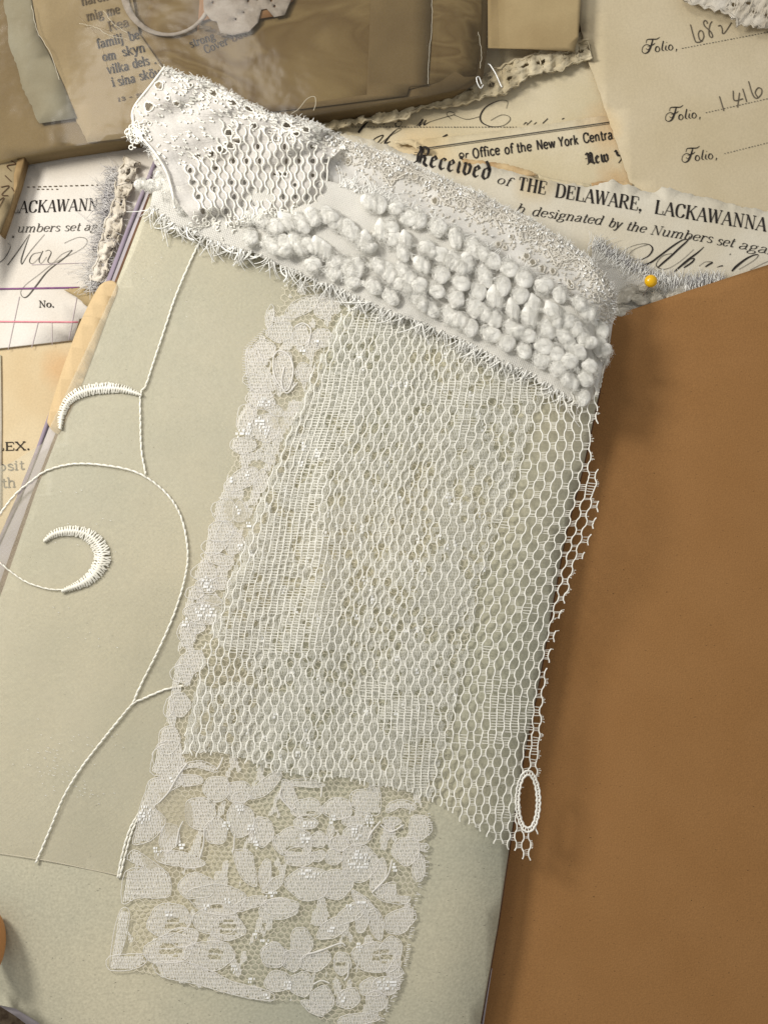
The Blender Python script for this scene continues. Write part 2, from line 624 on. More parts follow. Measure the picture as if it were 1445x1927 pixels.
# ------------------------------------------------------------------ lettering
GL = {
    'a': (10, ['S2,8 4,10 7,9 7.6,6 7.6,1.5 9.6,.4', 'S7.6,5.8 4,5.2 1.5,3.4 1.8,.8 4.2,0 7.6,2.2']),
    'b': (11, ['L2.5,15 2.5,.5', 'S2.5,7 5,10 8.5,9 9.5,5 8.5,1 5.5,-.2 2.5,2', 's1.6,15,1.4']),
    'c': (9.5, ['S8,8 5.5,10 2.5,8.5 1.5,5 2.5,1.3 5.5,0 8.3,2', 'D7.8,7.8']),
    'd': (11, ['L8.5,15 8.5,0', 'S8.5,8 6,10 2.5,8.8 1.5,5 2.5,1 5.5,-.2 8.5,2.5', 's7.8,15,1.3', 's9.5,0,1']),
    'e': (9.8, ['H1.6,5.4 8.4,5.4', 'S8.4,5.4 8,8.6 5.2,10 2.3,8.5 1.5,5 2.5,1.4 5.5,0 8.3,2']),
    'f': (6.5, ['S7.5,14 5.8,15.5 3.6,14 3.2,11 3.2,0', 'H1,10 6,10', 's3.2,0,2', 'D7.2,14']),
    'g': (10.5, ['O5,6.8,2.9,3', 'H7,9 9.4,10', 'S3.5,4 2.2,2 4,.8 8,.5 9,-2 6,-4.5 2,-4.2 1.2,-2 3.5,.5']),
    'h': (11.5, ['L2.5,15 2.5,0', 'S2.5,7 5,10 7.8,9 8.5,6.5 8.5,0', 's1.8,15,1.3', 's2.5,0,1.8', 's8.5,0,1.8']),
    'i': (5.5, ['L2.7,10 2.7,0', 's2,10,1.2', 's2.7,0,1.8', 'D2.7,13.7']),
    'j': (5.5, ['S3,10 3,-2 1.5,-4.5 -.5,-4', 'D3,13.7', 's2.3,10,1.2']),
    'k': (11, ['L2.5,15 2.5,0', 'H8.5,10 2.5,4', 'L4.5,6 9,0', 's1.8,15,1.3', 's2.5,0,1.8', 's9,0,1.5', 's8.5,10,1.5']),
    'l': (5.5, ['L2.7,15 2.7,0', 's2,15,1.3', 's2.7,0,1.8']),
    'm': (16.5, ['L2.5,10 2.5,0', 'S2.5,7 5,10 7.4,9.3 8.1,7 8.1,0', 'S8.1,7 10.6,10 13,9.3 13.7,7 13.7,0', 's1.8,10,1.2',
                 's2.5,0,1.7', 's8.1,0,1.7', 's13.7,0,1.7']),
    'n': (11.5, ['L2.5,10 2.5,0', 'S2.5,7 5,10 7.8,9 8.5,6.5 8.5,0', 's1.8,10,1.2', 's2.5,0,1.8', 's8.5,0,1.8']),
    'o': (10.5, ['O5.2,5,3.7,5']),
    'p': (11, ['L2.5,10 2.5,-5', 'S2.5,7 5,10 8.5,9 9.5,5 8.5,1 5.5,-.2 2.5,2', 's2.5,-5,1.8', 's1.8,10,1.2']),
    'r': (8, ['L2.5,10 2.5,0', 'S2.5,6.5 4.5,9.5 7,9.5', 'D7,8.8', 's2.6,0,1.9', 's1.8,10,1.2']),
    's': (8.2, ['S7,8 5,10 2.5,9.3 2.2,7 4.5,5.3 7,3.5 7,1 4.5,-.1 1.5,1.5']),
    't': (6.5, ['S3.2,14 3.2,2 4.5,0 6.5,1.2', 'H1,10 6,10']),
    'u': (11.5, ['S2.5,10 2.5,2.5 4,0 6.5,.5 8.5,3', 'L8.5,10 8.5,0', 's1.7,10,1.2', 's7.7,10,1.2', 's9.3,0,1']),
    'v': (10, ['L1.5,10 5,0', 'H5,0 8.7,10', 's1.5,10,1.5', 's8.7,10,1.3']),
    'w': (14, ['L1.5,10 4.5,0', 'H4.5,0 7.5,10', 'L7.5,10 10,0', 'H10,0 13,10', 's1.5,10,1.4', 's13,10,1.2']),
    'y': (10, ['L1.5,10 5.2,0', 'S8.7,10 5.2,0 3.5,-4 1.5,-4.5', 's1.5,10,1.5', 's8.7,10,1.3', 'D1.7,-4']),
    'A': (13, ['H1.3,0 6.5,15', 'L6.5,15 11.5,0', 'H3.2,5 9.5,5', 's1.3,0,1.6', 's11.5,0,2']),
    'C': (12.5, ['S11,11 9,14.5 6.5,15 3,13 1.8,7.5 3,2 6.5,0 9.5,1 11.3,4', 'H11.2,15 11.2,10.5']),
    'D': (13.5, ['L3,15 3,0', 'S3,15 7,15 10.7,13 11.9,7.5 10.7,2 7,0 3,0', 's2.6,15,1.6', 's2.6,0,1.6']),
    'E': (12, ['L3,15 3,0', 'H1.3,15 10.5,15 10.5,11.2', 'H3,7.7 8,7.7', 'H8,9.7 8,5.8', 'H1.3,0 10.8,0 10.8,4']),
    'H': (14, ['L3,15 3,0', 'L11,15 11,0', 'H3,7.6 11,7.6', 's3,15,2', 's3,0,2', 's11,15,2', 's11,0,2']),
    'K': (13.5, ['L3,15 3,0', 'H11,15 3,6', 'L6,9.2 11.5,0', 's3,15,2', 's3,0,2', 's11,15,1.7', 's11.5,0,2']),
    'L': (11.5, ['L3,15 3,0', 'H1.3,0 10.6,0 10.6,4.3', 's3,15,2']),
    'N': (14, ['H3,0 3,15', 'L3,15 11.2,0', 'H11.2,0 11.2,15', 's2.4,15,1.6', 's3,0,2', 's11.2,15,2']),
    'O': (14, ['O7,7.5,5,7.5']),
    'Q': (14, ['O7,7.5,5,7.5']),
    'R': (13.5, ['L3,15 3,0', 'S3,15 7,15 10,13.5 10,9.5 7,7.8 3,7.8', 'L6.5,7.8 11.5,0', 's3,15,2', 's3,0,2', 's11.8,0,1.4']),
    'T': (12.5, ['L6.2,15 6.2,0', 'H1.2,11.2 1.2,15 11.2,15 11.2,11.2', 's6.2,0,2.2']),
    'W': (17, ['L1.5,15 5,0', 'H5,0 8.6,14.5', 'L8.6,14.5 12,0', 'H12,0 15.5,15', 's1.5,15,2', 's8.2,14.8,1.7', 's15.5,15,1.6']),
    'X': (13, ['L2,15 11,0', 'H11,15 2,0', 's2,15,1.8', 's11,0,1.8', 's11,15,1.6', 's2,0,1.6']),
    'Y': (13, ['L2,15 6.5,7 6.5,0', 'H11,15 6.5,7', 's6.5,0,2', 's2,15,1.8', 's11,15,1.6']),
    ',': (5, ['D2.5,.8', 'H3,.5 2,-3']), '.': (5, ['D2.5,.8']), '-': (9, ['H1.5,5 7.5,5']), ' ': (6, []),
    '1': (8, ['L4.2,10 4.2,0', 's4.2,0,1.8', 'H4.2,10 2.2,8.6']),
    '3': (9, ['S1.6,8.4 4,10 7,8.5 6.4,6 4,5.4 7,4.4 7.2,1.4 4,0 1.4,1.6']),
}
GL['ö'] = (10.5, GL['o'][1] + ['D3.2,13.4', 'D7.2,13.4'])
GL['ä'] = (10, GL['a'][1] + ['D3,13.4', 'D7,13.4'])
# blackletter capitals
BL = {
    'R': (15, ['S1,13 4,15 5,12 4,8 4.5,3 1.5,0', 'L6.5,14 6.5,1', 'H8,15 8,1', 'S4,14 8,15.5 12,14 12,9.5 8,8',
               'S8.5,8 11,6 11,2 14.5,0', 'H0,9 3,9.5', 'H0,7 3,7.5']),
    'N': (14, ['S1,13 3,15 5,13 5,3 2,0', 'L6.8,13 6.8,2', 'S5,12 8,15 11,13 11,3 13.5,0', 'H9,14 9,1', 'H0,8 3,8.5']),
    'Y': (12, ['S1,14 3,15 4,10 6,8 9,10 9,15', 'L9,15 8,3 4,-2', 'H5,13 5,8']),
    'e': (8.5, ['L6.5,7.6 4.6,10 2.4,8 2.4,2 4.6,0 7.2,2', 'H2.6,4.6 6.5,7.6']),
    'c': (8, ['L6.6,8 4.8,10 2.4,8 2.4,2 4.6,0 7,2']),
    'i': (5.5, ['L1.6,8.8 3,10 3,1.6 4.8,.6', 'D3,13.5']),
    'v': (10, ['L1.5,9 3,11 3,2.4 5.6,0 8,2.4 8,8 5.6,10']),
    'd': (10, ['L2.4,15.4 7.6,9 7.6,2.2 5,0 2.4,2 2.4,8 5,10 7.6,8']),
    'w': (14, ['L1.5,9.5 3,10.5 3,2 5,0 7,2 7,10', 'L7,2 9.4,0 12,2 12,8 9.8,10']),
}


def parse(s):
    return [tuple(float(c) for c in q.split(',')) for q in s.split()]


def ribbon(pts, wd):
    """pts (n,2) in photo px, widths px -> 2-D quad strip"""
    p = np.asarray(pts, float)
    t = np.gradient(p, axis=0)
    t /= np.linalg.norm(t, axis=1)[:, None] + 1e-9
    n = np.stack([-t[:, 1], t[:, 0]], -1) * (np.asarray(wd) / 2)[:, None]
    V = np.stack([p + n, p - n], 1).reshape(-1, 2)
    i = np.arange(len(p) - 1) * 2
    F = np.stack([i, i + 1, i + 3, i + 2], -1)
    return V, F


def disc(x, y, r, n=10):
    a = np.arange(n) * 6.2832 / n
    V = np.stack([x + r * np.cos(a), y + r * np.sin(a)], -1)
    V = np.vstack([V, [[x, y]]])
    F = np.array([[i, (i + 1) % n, n, n] for i in range(n)])
    F[:, 3] = F[:, 2]
    # quads with a doubled corner are avoided: use two-step fans
    F = np.array([[i, i + 1, (i + 2) % n, n] for i in range(0, n, 2)])
    return V, F


def text_vf(s, x0, y0, x1, y1, h, thick=2.6, thin=0.9, slant=0.0, style='roman', capfrac=15.0):
    """lay out a line from (x0,y0) to (x1,y1), h = cap height px; returns list of 2-D pieces"""
    tab = dict(GL)
    if style == 'black':
        tab.update(BL)
    adv = sum(tab[c][0] for c in s)
    a = math.atan2(y1 - y0, x1 - x0)
    sx = math.hypot(x1 - x0, y1 - y0) / adv
    sy = h / capfrac
    pieces = []
    cur = 0.0

    def tf(uv):
        uv = np.asarray(uv, float)
        u = (uv[:, 0] + cur) * sx + uv[:, 1] * sy * slant
        v = uv[:, 1] * sy
        return np.stack([x0 + u * math.cos(a) + v * math.sin(a), y0 + u * math.sin(a) - v * math.cos(a)], -1)

    def widths(p, hair):
        t = np.gradient(p, axis=0)
        ang = np.arctan2(-t[:, 1], t[:, 0]) + a
        if style == 'sans':
            return np.full(len(p), thick)
        if hair:
            return np.full(len(p), thin)
        if style == 'black':
            return thin + (thick - thin) * np.abs(np.sin(ang - math.radians(38))) ** 0.8
        if style == 'slab':
            return np.full(len(p), thin + (thick - thin) * .8)
        return thin + (thick - thin) * np.abs(np.sin(ang)) ** 1.6
    for c in s:
        w_, st = tab[c]
        for q in st:
            k, rest = q[0], q[1:]
            if k == 's':
                if style in ('sans', 'black'):
                    continue
                cx, cy, hw = (float(v) for v in rest.split(','))
                p = tf([(cx - hw, cy), (cx, cy), (cx + hw, cy)])
                pieces.append(ribbon(p, [thin * 1.1, thin * 1.5, thin * 1.1]))
                continue
            if k == 'D':
                cx, cy = (float(v) for v in rest.split(','))
                p = tf([(cx, cy)])[0]
                if style == 'sans' and c in 'cfry':
                    continue
                pieces.append(disc(p[0], p[1], thick * (0.62 if c in 'ij.,öä' else .5)))
                continue
            if k == 'O':
                cx, cy, rx, ry = (float(v) for v in rest.split(','))
                aa = np.linspace(0, 6.2832, 25)
                p = tf(np.stack([cx + rx * np.cos(aa), cy + ry * np.sin(aa)], -1))
                pieces.append(ribbon(p, widths(p, False)))
                continue
            uv = parse(rest)
            if k == 'S':
                uv = smooth(uv, 5)
            elif style != 'black' or True:
                uv = resample(uv, 1.5) if len(uv) > 2 else np.linspace(uv[0], uv[1], 4)
            p = tf(uv)
            pieces.append(ribbon(p, widths(p, k == 'H')))
        cur += w_
    return pieces


def hand(strokes, ox, oy, s, wmul=1.0, yup=False):
    """hand-drawn strokes: lists of (x,y[,w]) in zoomed coordinates"""
    out = []
    for k in strokes:
        a = np.array([(q + (1.5,))[:3] if len(q) == 2 else q for q in k], float)
        a = smooth(a, 7)
        p = np.stack([ox + a[:, 0] / s, oy + (-1 if yup else 1) * a[:, 1] / s], -1)
        out.append(ribbon(p, np.maximum(0.6, a[:, 2] * wmul)))
    return out


def ink(pieces, zf, mat, parent, name='printed_text', label=None, eps=0.014):
    V, F = join(pieces)
    if not callable(zf):
        z0 = zf
        zf = lambda x, y: np.full(np.shape(x), z0, float)
    V3 = P(V[:, 0], V[:, 1], zf(V[:, 0], V[:, 1]) + eps)
    o = obj(name, (V3, F), mat, parent, label, smooth_=False)
    md = o.modifiers.new('ink_film', 'SOLIDIFY')
    md.thickness = 0.002
    md.offset = 0
    if name in ('dotted_line', 'worn_print', 'pale_rules', 'handwriting', 'pencilled_number'):
        o['kind'] = 'stuff'
    return o


def dashes(x0, y0, x1, y1, on=3, off=3, wd=1.3):
    L = math.hypot(x1 - x0, y1 - y0)
    out = []
    d = 0
    while d < L:
        t0, t1 = d / L, min(1, (d + on * rng.uniform(.7, 1.2)) / L)
        p = np.array([[x0 + (x1 - x0) * t0, y0 + (y1 - y0) * t0], [x0 + (x1 - x0) * t1, y0 + (y1 - y0) * t1]])
        out.append(ribbon(p, [wd, wd]))
        d += on + off
    return out


def line(x0, y0, x1, y1, wd):
    p = np.linspace((x0, y0), (x1, y1), 12)
    return ribbon(p, np.full(12, wd))


def origin(px, py, z):
    return tuple(P(px, py, z))


# ================================================================== SETTING
tab_z = -0.35
obj('table_top', (np.array([(-40, -40, tab_z), (40, -40, tab_z), (40, 40, tab_z), (-40, 40, tab_z)]), np.array([[0, 1, 2, 3]])),
    'table', kind='structure')

# ================================================================== BACKGROUND PAPERS
# --- letter with handwriting (behind)
zL = flat(-0.10, 0.01)
t = thing('handwritten_letter', 'cream letter with looping brown ink handwriting and a dotted line under the crochet trim', 'letter', origin(850, 220, -0.1))
sheet('paper_sheet', [(500, 60), (1130, 60), (1200, 180), (1190, 330), (700, 330), (480, 240)], zL, 40, 'paper_cream', t)
ink([*dashes(662, 239, 972, 239, 3.2, 2.6, 1.5)], zL, 'ink_grey', t, 'dotted_line')
ink(hand([
    [(150, 272, 1), (120, 300, 5), (95, 332, 5)], [(225, 292, 1), (250, 268, 3), (275, 268, 3), (262, 275, 1)],
    [(318, 272, 1), (295, 276, 3), (290, 296, 2), (312, 298, 1), (322, 280, 1), (318, 272, 1)],
    [(400, 298, 1), (432, 262, 3), (412, 298, 2), (448, 266, 1), (436, 292, 3), (470, 275, 1), (545, 252, 1), (598, 236, 1), (575, 222, 1), (556, 235, 1), (580, 262, 1)],
    [(590, 238, 1), (660, 262, 1), (730, 248, 1)],
    [(868, 205, 1), (874, 168, 1), (830, 165, 1), (765, 195, 2.5), (733, 240, 3.5), (740, 278, 3), (790, 300, 1.5), (850, 295, 1), (886, 268, 1.5), (880, 246, 1), (840, 240, 1), (786, 268, 1)],
    [(957, 292, 1), (968, 280, 2), (978, 283, 1), (975, 292, 1), (1000, 268, 2)], [(1010, 290, 1), (1025, 278, 2)], [(1057, 284, 2), (1084, 258, 2)], [(1158, 262, 2), (1170, 256, 2)],
    [(160, 385, 1), (185, 360, 2), (225, 345, 2), (200, 380, 2), (180, 390, 1)], [(205, 392, 1), (260, 350, 1), (316, 316, 1), (300, 312, 1), (262, 345, 3), (232, 388, 4), (262, 378, 1)],
    [(535, 355, 3), (560, 342, 4)]], 640, 130, 2.779, 0.75), zL, 'ink', t, 'handwriting')

# --- New York letterhead
zN = flat(-0.055, 0.01, seed=5)
t = thing('printed_letterhead', 'cream letterhead slip printed Office of the New York Centra, its lower edge torn and browned', 'paper slip', origin(1000, 280, -0.05))
sheet('paper_sheet', [(700, 288), (742, 266), *torn([(742, 266), (900, 250), (1090, 226), (1210, 208)], 6, 1.2, 3), (1230, 380), (760, 400)], zN, 40, 'paper_cream', t)
for s_, a_ in (('Office', (889, 298, 941, 290)), ('of', (949, 290, 966, 288)), ('the', (972, 287, 1001, 283)),
               ('New', (1009, 282, 1045, 277)), ('York', (1050, 276, 1089, 271)), ('Centra', (1097, 269, 1153, 261))):
    ink(text_vf(s_, *a_, 18, 2.6, 2.6, 0, 'sans'), zN, 'ink', t)
ink(text_vf('or', 862, 296, 882, 297, 13, 2.0, 1.4, 0, 'sans'), zN, 'ink', t)
ink(text_vf('New', 1102, 310, 1146, 303, 21, 4.2, 1.0, 0, 'black') + text_vf('Y', 1156, 305, 1176, 302, 21, 4.2, 1.0, 0, 'black'), zN, 'ink', t)
ink([line(790, 280, 1150, 229, 1.6), line(790, 283, 1150, 232, .8)], zN, 'ink_grey', t, 'printed_rule')
# browned torn tongue of paper and the torn corner bits
for k_, p_ in enumerate(([(742, 266), (775, 262), (806, 283), (800, 289), (772, 272), (744, 271)], [(868, 298), (905, 303), (950, 308), (1000, 322), (1012, 330), (990, 331), (945, 320), (900, 313), (872, 308)],
                        [(1012, 328), (1060, 340), (1110, 346), (1112, 353), (1060, 349), (1014, 336)], [(1112, 344), (1150, 338), (1190, 345), (1188, 352), (1150, 349), (1114, 352)])):
    sheet('torn_edge', torn(p_ + [p_[0]], 4, 1.2, 8 + k_)[:-1], flat(0.05, 0.008), 12, 'torn_brown' if k_ % 2 else 'paper_cream', t, 0.012)

# --- folio sheet
zF = flat(0.015, 0.014, 400, 9)
t = thing('folio_page', 'large cream page printed Folio three times with pencilled numbers 682 and 1416', 'page', origin(1300, 180, 0))
sheet('paper_sheet', torn([(1082, -40), (1090, 40), (1104, 105)], 8, 1.2, 2) + torn([(1104, 105), (1145, 225), (1180, 330), (1190, 360)], 9, 1.0, 4) +
      [(1230, 440), (1500, 480), (1500, -40)], zF, 45, 'paper_folio', t, 0.03)
FOL = [[(24, 25, 1.6), (19, 13, 2.8), (13, 3, 2.8), (6, 0, 1.4), (1, 4, 1), (3, 12, 1), (9, 16, .9), (15, 15, .9), (16, 10, .9), (12, 6, .9), (9, 9, .8)],
       [(10, 19, .8), (13, 25, 1.2), (21, 25, 2), (31, 24, 1.6), (37, 27, .8)], [(12, 13, .8), (22, 14, 1.4), (27, 17, .8)],
       [(32, 10, 1), (28, 9, 2), (26, 3, 2), (30, 0, 1), (34, 4, 1.6), (32, 10, 1)], [(43, 19, 1.8), (40, 10, 2.2), (38.5, 3, 2), (42, 0, .8)],
       [(47, 10, 1.6), (45, 3, 2), (48.5, 0, .8)], [(57, 10, 1), (53, 9, 2), (51, 3, 2), (55, 0, 1), (59, 4, 1.6), (57, 10, 1)],
       [(66, 1, 2), (64, -4, .8)], [(48.5, 15, 2), (49.1, 15.6, 2)]]
for (fx, fy) in ((1207, 101), (1251, 229), (1282, 306)):
    aa = -0.125
    st = []
    for k in FOL:
        q = [(x * math.cos(aa) + y * math.sin(aa), -(x * math.sin(aa)) + y * math.cos(aa), wv_) for x, y, wv_ in k]
        st.append(q)
    ink(hand(st, fx, fy, 1.0, 1.0, True), zF, 'ink', t, 'printed_folio')
for a_ in ((1282, 91, 1446, 60), (1327, 212, 1446, 185), (1362, 289, 1446, 268)):
    ink(dashes(*a_, 3.0, 2.8, 1.2), zF, 'ink_grey', t, 'dotted_line')
ink(hand([[(232, 380), (300, 620), (340, 655), (400, 640), (440, 570), (420, 490), (380, 475), (355, 530), (375, 610), (420, 645)],
          [(570, 330), (540, 370), (520, 460), (525, 550), (560, 580), (575, 555), (545, 490), (460, 410), (435, 350), (460, 315), (490, 340), (490, 365)],
          [(660, 405), (700, 395), (725, 450), (730, 515), (770, 500), (870, 350)]], 1270, 0, 8.257, 1.25), zF, 'pencil', t, 'pencilled_number')
ink(hand([[(1200, 480), (1222, 553)], [(1268, 452), (1274, 500), (1318, 492)], [(1300, 462), (1290, 536)], [(1316, 442), (1336, 508)],
          [(1345, 405), (1365, 470), (1385, 490), (1408, 470), (1410, 445), (1392, 438), (1378, 462), (1392, 486)]], 900, 0, 2.651, 1.25), zF, 'pencil', t, 'pencilled_number')

# --- receipt with Received of THE DELAWARE
zR = flat(0.065, 0.014, 380, 12)
t = thing('railway_receipt', 'white receipt printed Received of THE DELAWARE, LACKAWANNA with a torn top edge and inked April', 'receipt', origin(1150, 400, 0.05))
top = torn([(640, 250), (700, 262), (760, 285), (860, 308), (905, 308), (990, 330), (1060, 345), (1110, 352), (1150, 340), (1185, 348), (1232, 365), (1245, 352), (1300, 365), (1370, 382), (1470, 402)], 5, 2.0, 21)
sheet('paper_sheet', top + [(1500, 640), (1000, 640), (640, 420)], zR, 40, 'paper_white', t, 0.03)
ink(text_vf('Received', 774, 306, 921, 339, 33, 5.6, 1.1, 0.05, 'black'), zR, 'ink', t)
ink(text_vf('of', 932, 344, 958, 350, 16, 2.2, .8, .3), zR, 'ink', t)
ink(text_vf('THE', 972, 356, 1026, 366, 24, 4.2, 1.2), zR, 'ink', t)
ink(text_vf('DELAWARE,', 1042, 370, 1207, 397, 25, 4.2, 1.2), zR, 'ink', t)
ink(text_vf('LACKAWANNA', 1229, 401, 1440, 435, 25, 4.2, 1.2), zR, 'ink', t)
for s_, a_ in (('designated', (998, 405, 1131, 423)), ('by', (1142, 426, 1166, 430)), ('the', (1175, 432, 1213, 438)),
               ('Numbers', (1221, 440, 1338, 457)), ('set', (1345, 460, 1378, 465)), ('agai', (1387, 467, 1450, 479))):
    ink(text_vf(s_, *a_, 17, 2.4, .8, .35), zR, 'ink', t)
ink(text_vf('h', 968, 398, 986, 402, 17, 2.2, .8, .35) + text_vf('g', 890, 386, 904, 388, 16, 1.8, .8, .35) + text_vf('s', 862, 372, 874, 374, 15, 1.8, .8, .35), zR, 'ink', t)
ink(hand([
    [(172, 255, 1), (190, 200, 1), (260, 155, 1), (350, 132, 1), (420, 140, 2.5), (445, 180, 4.5), (410, 235, 3), (340, 268, 1.5), (275, 268, 1), (245, 235, 1), (265, 195, 1), (330, 160, 1), (400, 140, 1)],
    [(360, 318, 4), (430, 292, 5), (520, 225, 4.5), (620, 150, 4.5), (700, 100, 3), (748, 92, 1)],
    [(768, 66, 1.5), (740, 110, 4), (680, 165, 5), (600, 240, 5), (530, 300, 5), (488, 338, 3)],
    [(612, 214, 1), (540, 232, 1.2), (490, 280, 1.5), (478, 322, 2), (530, 350, 1.5), (600, 335, 1), (700, 270, 1), (800, 180, 1)],
    [(888, 158, 1.5), (830, 210, 4), (750, 270, 5.5), (680, 330, 5), (630, 374, 3)], [(715, 318, 1), (765, 270, 1), (805, 258, 3), (785, 290, 4.5), (715, 338, 3.5)],
    [(845, 325, 1), (890, 292, 1), (925, 286, 1), (962, 292, 3), (930, 310, 4.5), (900, 330, 3)], [(1000, 335, 1), (1025, 325, 2), (1050, 320, 4)],
    [(1112, 220, 5), (1116, 224, 5)],
    [(1128, 368, 4), (1165, 328, 6.5), (1250, 262, 5), (1320, 228, 3), (1357, 228, 2), (1330, 265, 1.2), (1260, 312, 1), (1190, 352, 1)],
    [(1285, 358, 1), (1400, 300, 1), (1450, 280, 1)]], 1130, 430, 4.587, 0.62), zR, 'ink', t, 'handwriting')
ink(hand([[(1112, 468, 1), (1120, 463, 1.2), (1140, 465, 1.6), (1128, 470, .8), (1121, 474, .8)], [(1118, 470, .8), (1127, 467, .8), (1138, 466, 1)]], 0, 0, 1, 1), zR, 'ink', t, 'handwriting')

# --- left receipt
zQ = flat(0.0, 0.014, 380, 14)
t = thing('small_receipt', 'white receipt slip printed LACKAWANN and No. with inked May and purple and pink rules', 'receipt', origin(90, 450, 0))
sheet('paper_sheet', [(-60, 300), (45, 288), (300, 235), (330, 300), (300, 560), (150, 600), (138, 640), (-60, 662)], zQ, 40, 'paper_cool', t, 0.03)
ink(text_vf('LACKAWANN', 20, 401, 184, 395, 22, 3.4, 1.0, .15), zQ, 'ink', t)
ink(text_vf('umbers set ag', 32, 437, 183, 433, 15, 2.0, .8, .35), zQ, 'ink_grey', t)
ink(text_vf('No.', 73, 578, 103, 578, 12, 2.4, .9), zQ, 'ink', t)
ink(hand([[(-20, 950, 2), (30, 915, 2), (66, 860, 2.5), (78, 820, 1.5), (60, 800, 1)], [(58, 958, 3), (130, 860, 2.5), (215, 735, 1)],
          [(218, 735, 1), (180, 840, 2.5), (155, 925, 3.5), (160, 955, 2)], [(162, 950, 2), (220, 860, 1.5), (325, 735, 1)],
          [(300, 865, 1), (240, 880, 1.5), (215, 930, 2.5), (240, 947, 1), (290, 900, 1)], [(312, 855, 2), (285, 920, 2.5), (302, 945, 1), (340, 900, 1)],
          [(330, 858, 1), (355, 850, 1.5), (372, 870, 2), (348, 930, 2.5), (385, 942, 1), (450, 880, 1), (525, 848, 1)],
          [(525, 850, 2), (470, 905, 2.5), (350, 1000, 3), (262, 1110, 4), (200, 1185, 3), (165, 1188, 2), (153, 1150, 1), (190, 1100, 1), (280, 1030, 1), (400, 940, 1), (560, 860, 1), (625, 810, 1), (628, 770, 1.5), (580, 756, 1), (520, 775, 1), (468, 800, 1)],
          [(92, 752, 6), (104, 757, 6)]], 0, 250, 3.854, 0.6), zQ, 'ink_grey', t, 'handwriting')
ink([line(-20, 544, 150, 541, 3.2)], zQ, 'line_purple', t, 'purple_rule')
ink([line(-20, 605, 148, 606, 2.8)], zQ, 'line_pink', t, 'pink_rule')
ink([line(37, 558, 16, 658, 1), line(72, 607, 60, 655, 1), line(145, 560, 130, 640, 1), line(60, 498, 172, 494, 1), line(98, 607, 99, 650, .8)], zQ, 'line_pale', t, 'pale_rules')
ink(dashes(52, 352, 185, 348, 6, 4, 1.8) + dashes(70, 356, 110, 356, 4, 5, 1.6), zQ, 'ink_faded', t, 'worn_print')

# --- tan card with type
zC = flat(-0.06, 0.012, 300, 15)
t = thing('typed_card', 'tan card typed LEX. and posit, showing at the left edge below the small receipt', 'card', origin(60, 780, -0.06))
sheet('paper_sheet', [(-60, 640), (200, 560), (300, 640), (200, 1000), (-60, 1120)], zC, 45, 'paper_card', t, 0.03)
ink(text_vf('LEX.', -10, 848, 58, 846, 15, 3.0, 1.4, 0, 'slab'), zC, 'ink', t)
ink(text_vf('osit', -4, 886, 47, 883, 17, 2.4, 1.4, 0, 'slab'), zC, 'ink_grey', t)
ink(text_vf('th', 4, 918, 32, 916, 18, 2.4, 1.4, 0, 'slab'), zC, 'ink_grey', t)
sheet('card_edge', [(-60, 640), (2, 668), (4, 800), (3, 960), (-60, 960)], flat(-0.02, .006), 40, 'paper_white', t, 0.02)

# --- torn scrap between
t = thing('torn_scrap', 'small tan torn scrap with frayed corner beside the lavender page edge', 'scrap', origin(160, 560, 0.05))
sheet('paper_sheet', torn([(120, 545), (170, 535), (205, 540), (185, 600), (165, 575), (146, 560), (120, 545)], 4, 1.6, 31), flat(0.05), 20, 'paper_tan', t, 0.02)

# ================================================================== TOP PACKET (brown sleeve with papers under film)
zP0 = 0.55
t = thing('paper_packet', 'brown cellophane-wrapped packet of old papers lying across the top left', 'packet', origin(450, 100, 0))
pk = [(-60, -60), (925, -60), (922, 60), (908, 148), (860, 165), (800, 178), (700, 196), (560, 216), (400, 236), (250, 258), (120, 276), (32, 292), (-60, 330)]
zP = lambda x, y: zP0 + 0.02 * wav(x, y, 350, 33) - 0.28 * np.clip((np.asarray(x) - 860) / 60, 0, 1) ** 2
pkb = sheet('board', pk, zP, 45, 'packet', t, 0.5)
zp = lambda k: (lambda x, y: zP(x, y) + k)
sheet('marbled_paper', [(300, -60), (908, -60), (906, 60), (895, 140), (800, 160), (740, 175), (560, 205), (380, 225), (250, 240), (262, 90), (270, 50)], zp(0.03), 40, 'paper_brown', t, 0.015)
sheet('paper_strip', [(700, -60), (812, -60), (812, 60), (805, 160), (770, 163), (765, 180), (560, 206), (562, 196), (690, 178)], zp(0.052), 40, 'packet', t, 0.008)
sheet('book_page', torn([(52, 0), (75, 70), (95, 105), (130, 195), (165, 268)], 6, 1.2, 6) + [(165, 268), (250, 258), (360, 232), (330, 160), (262, 62), (240, -60), (40, -60)], zp(0.075), 40, 'paper_old', t, 0.015)
sheet('tissue_strip', torn([(8, 0), (18, 80), (30, 120), (42, 165), (62, 205), (75, 232)], 6, 1.4, 16) + [(75, 232), (145, 222), (120, 160), (92, 100), (70, 60), (50, -60), (0, -60)], zp(0.10), 40, 'paper_blue', t, 0.012)
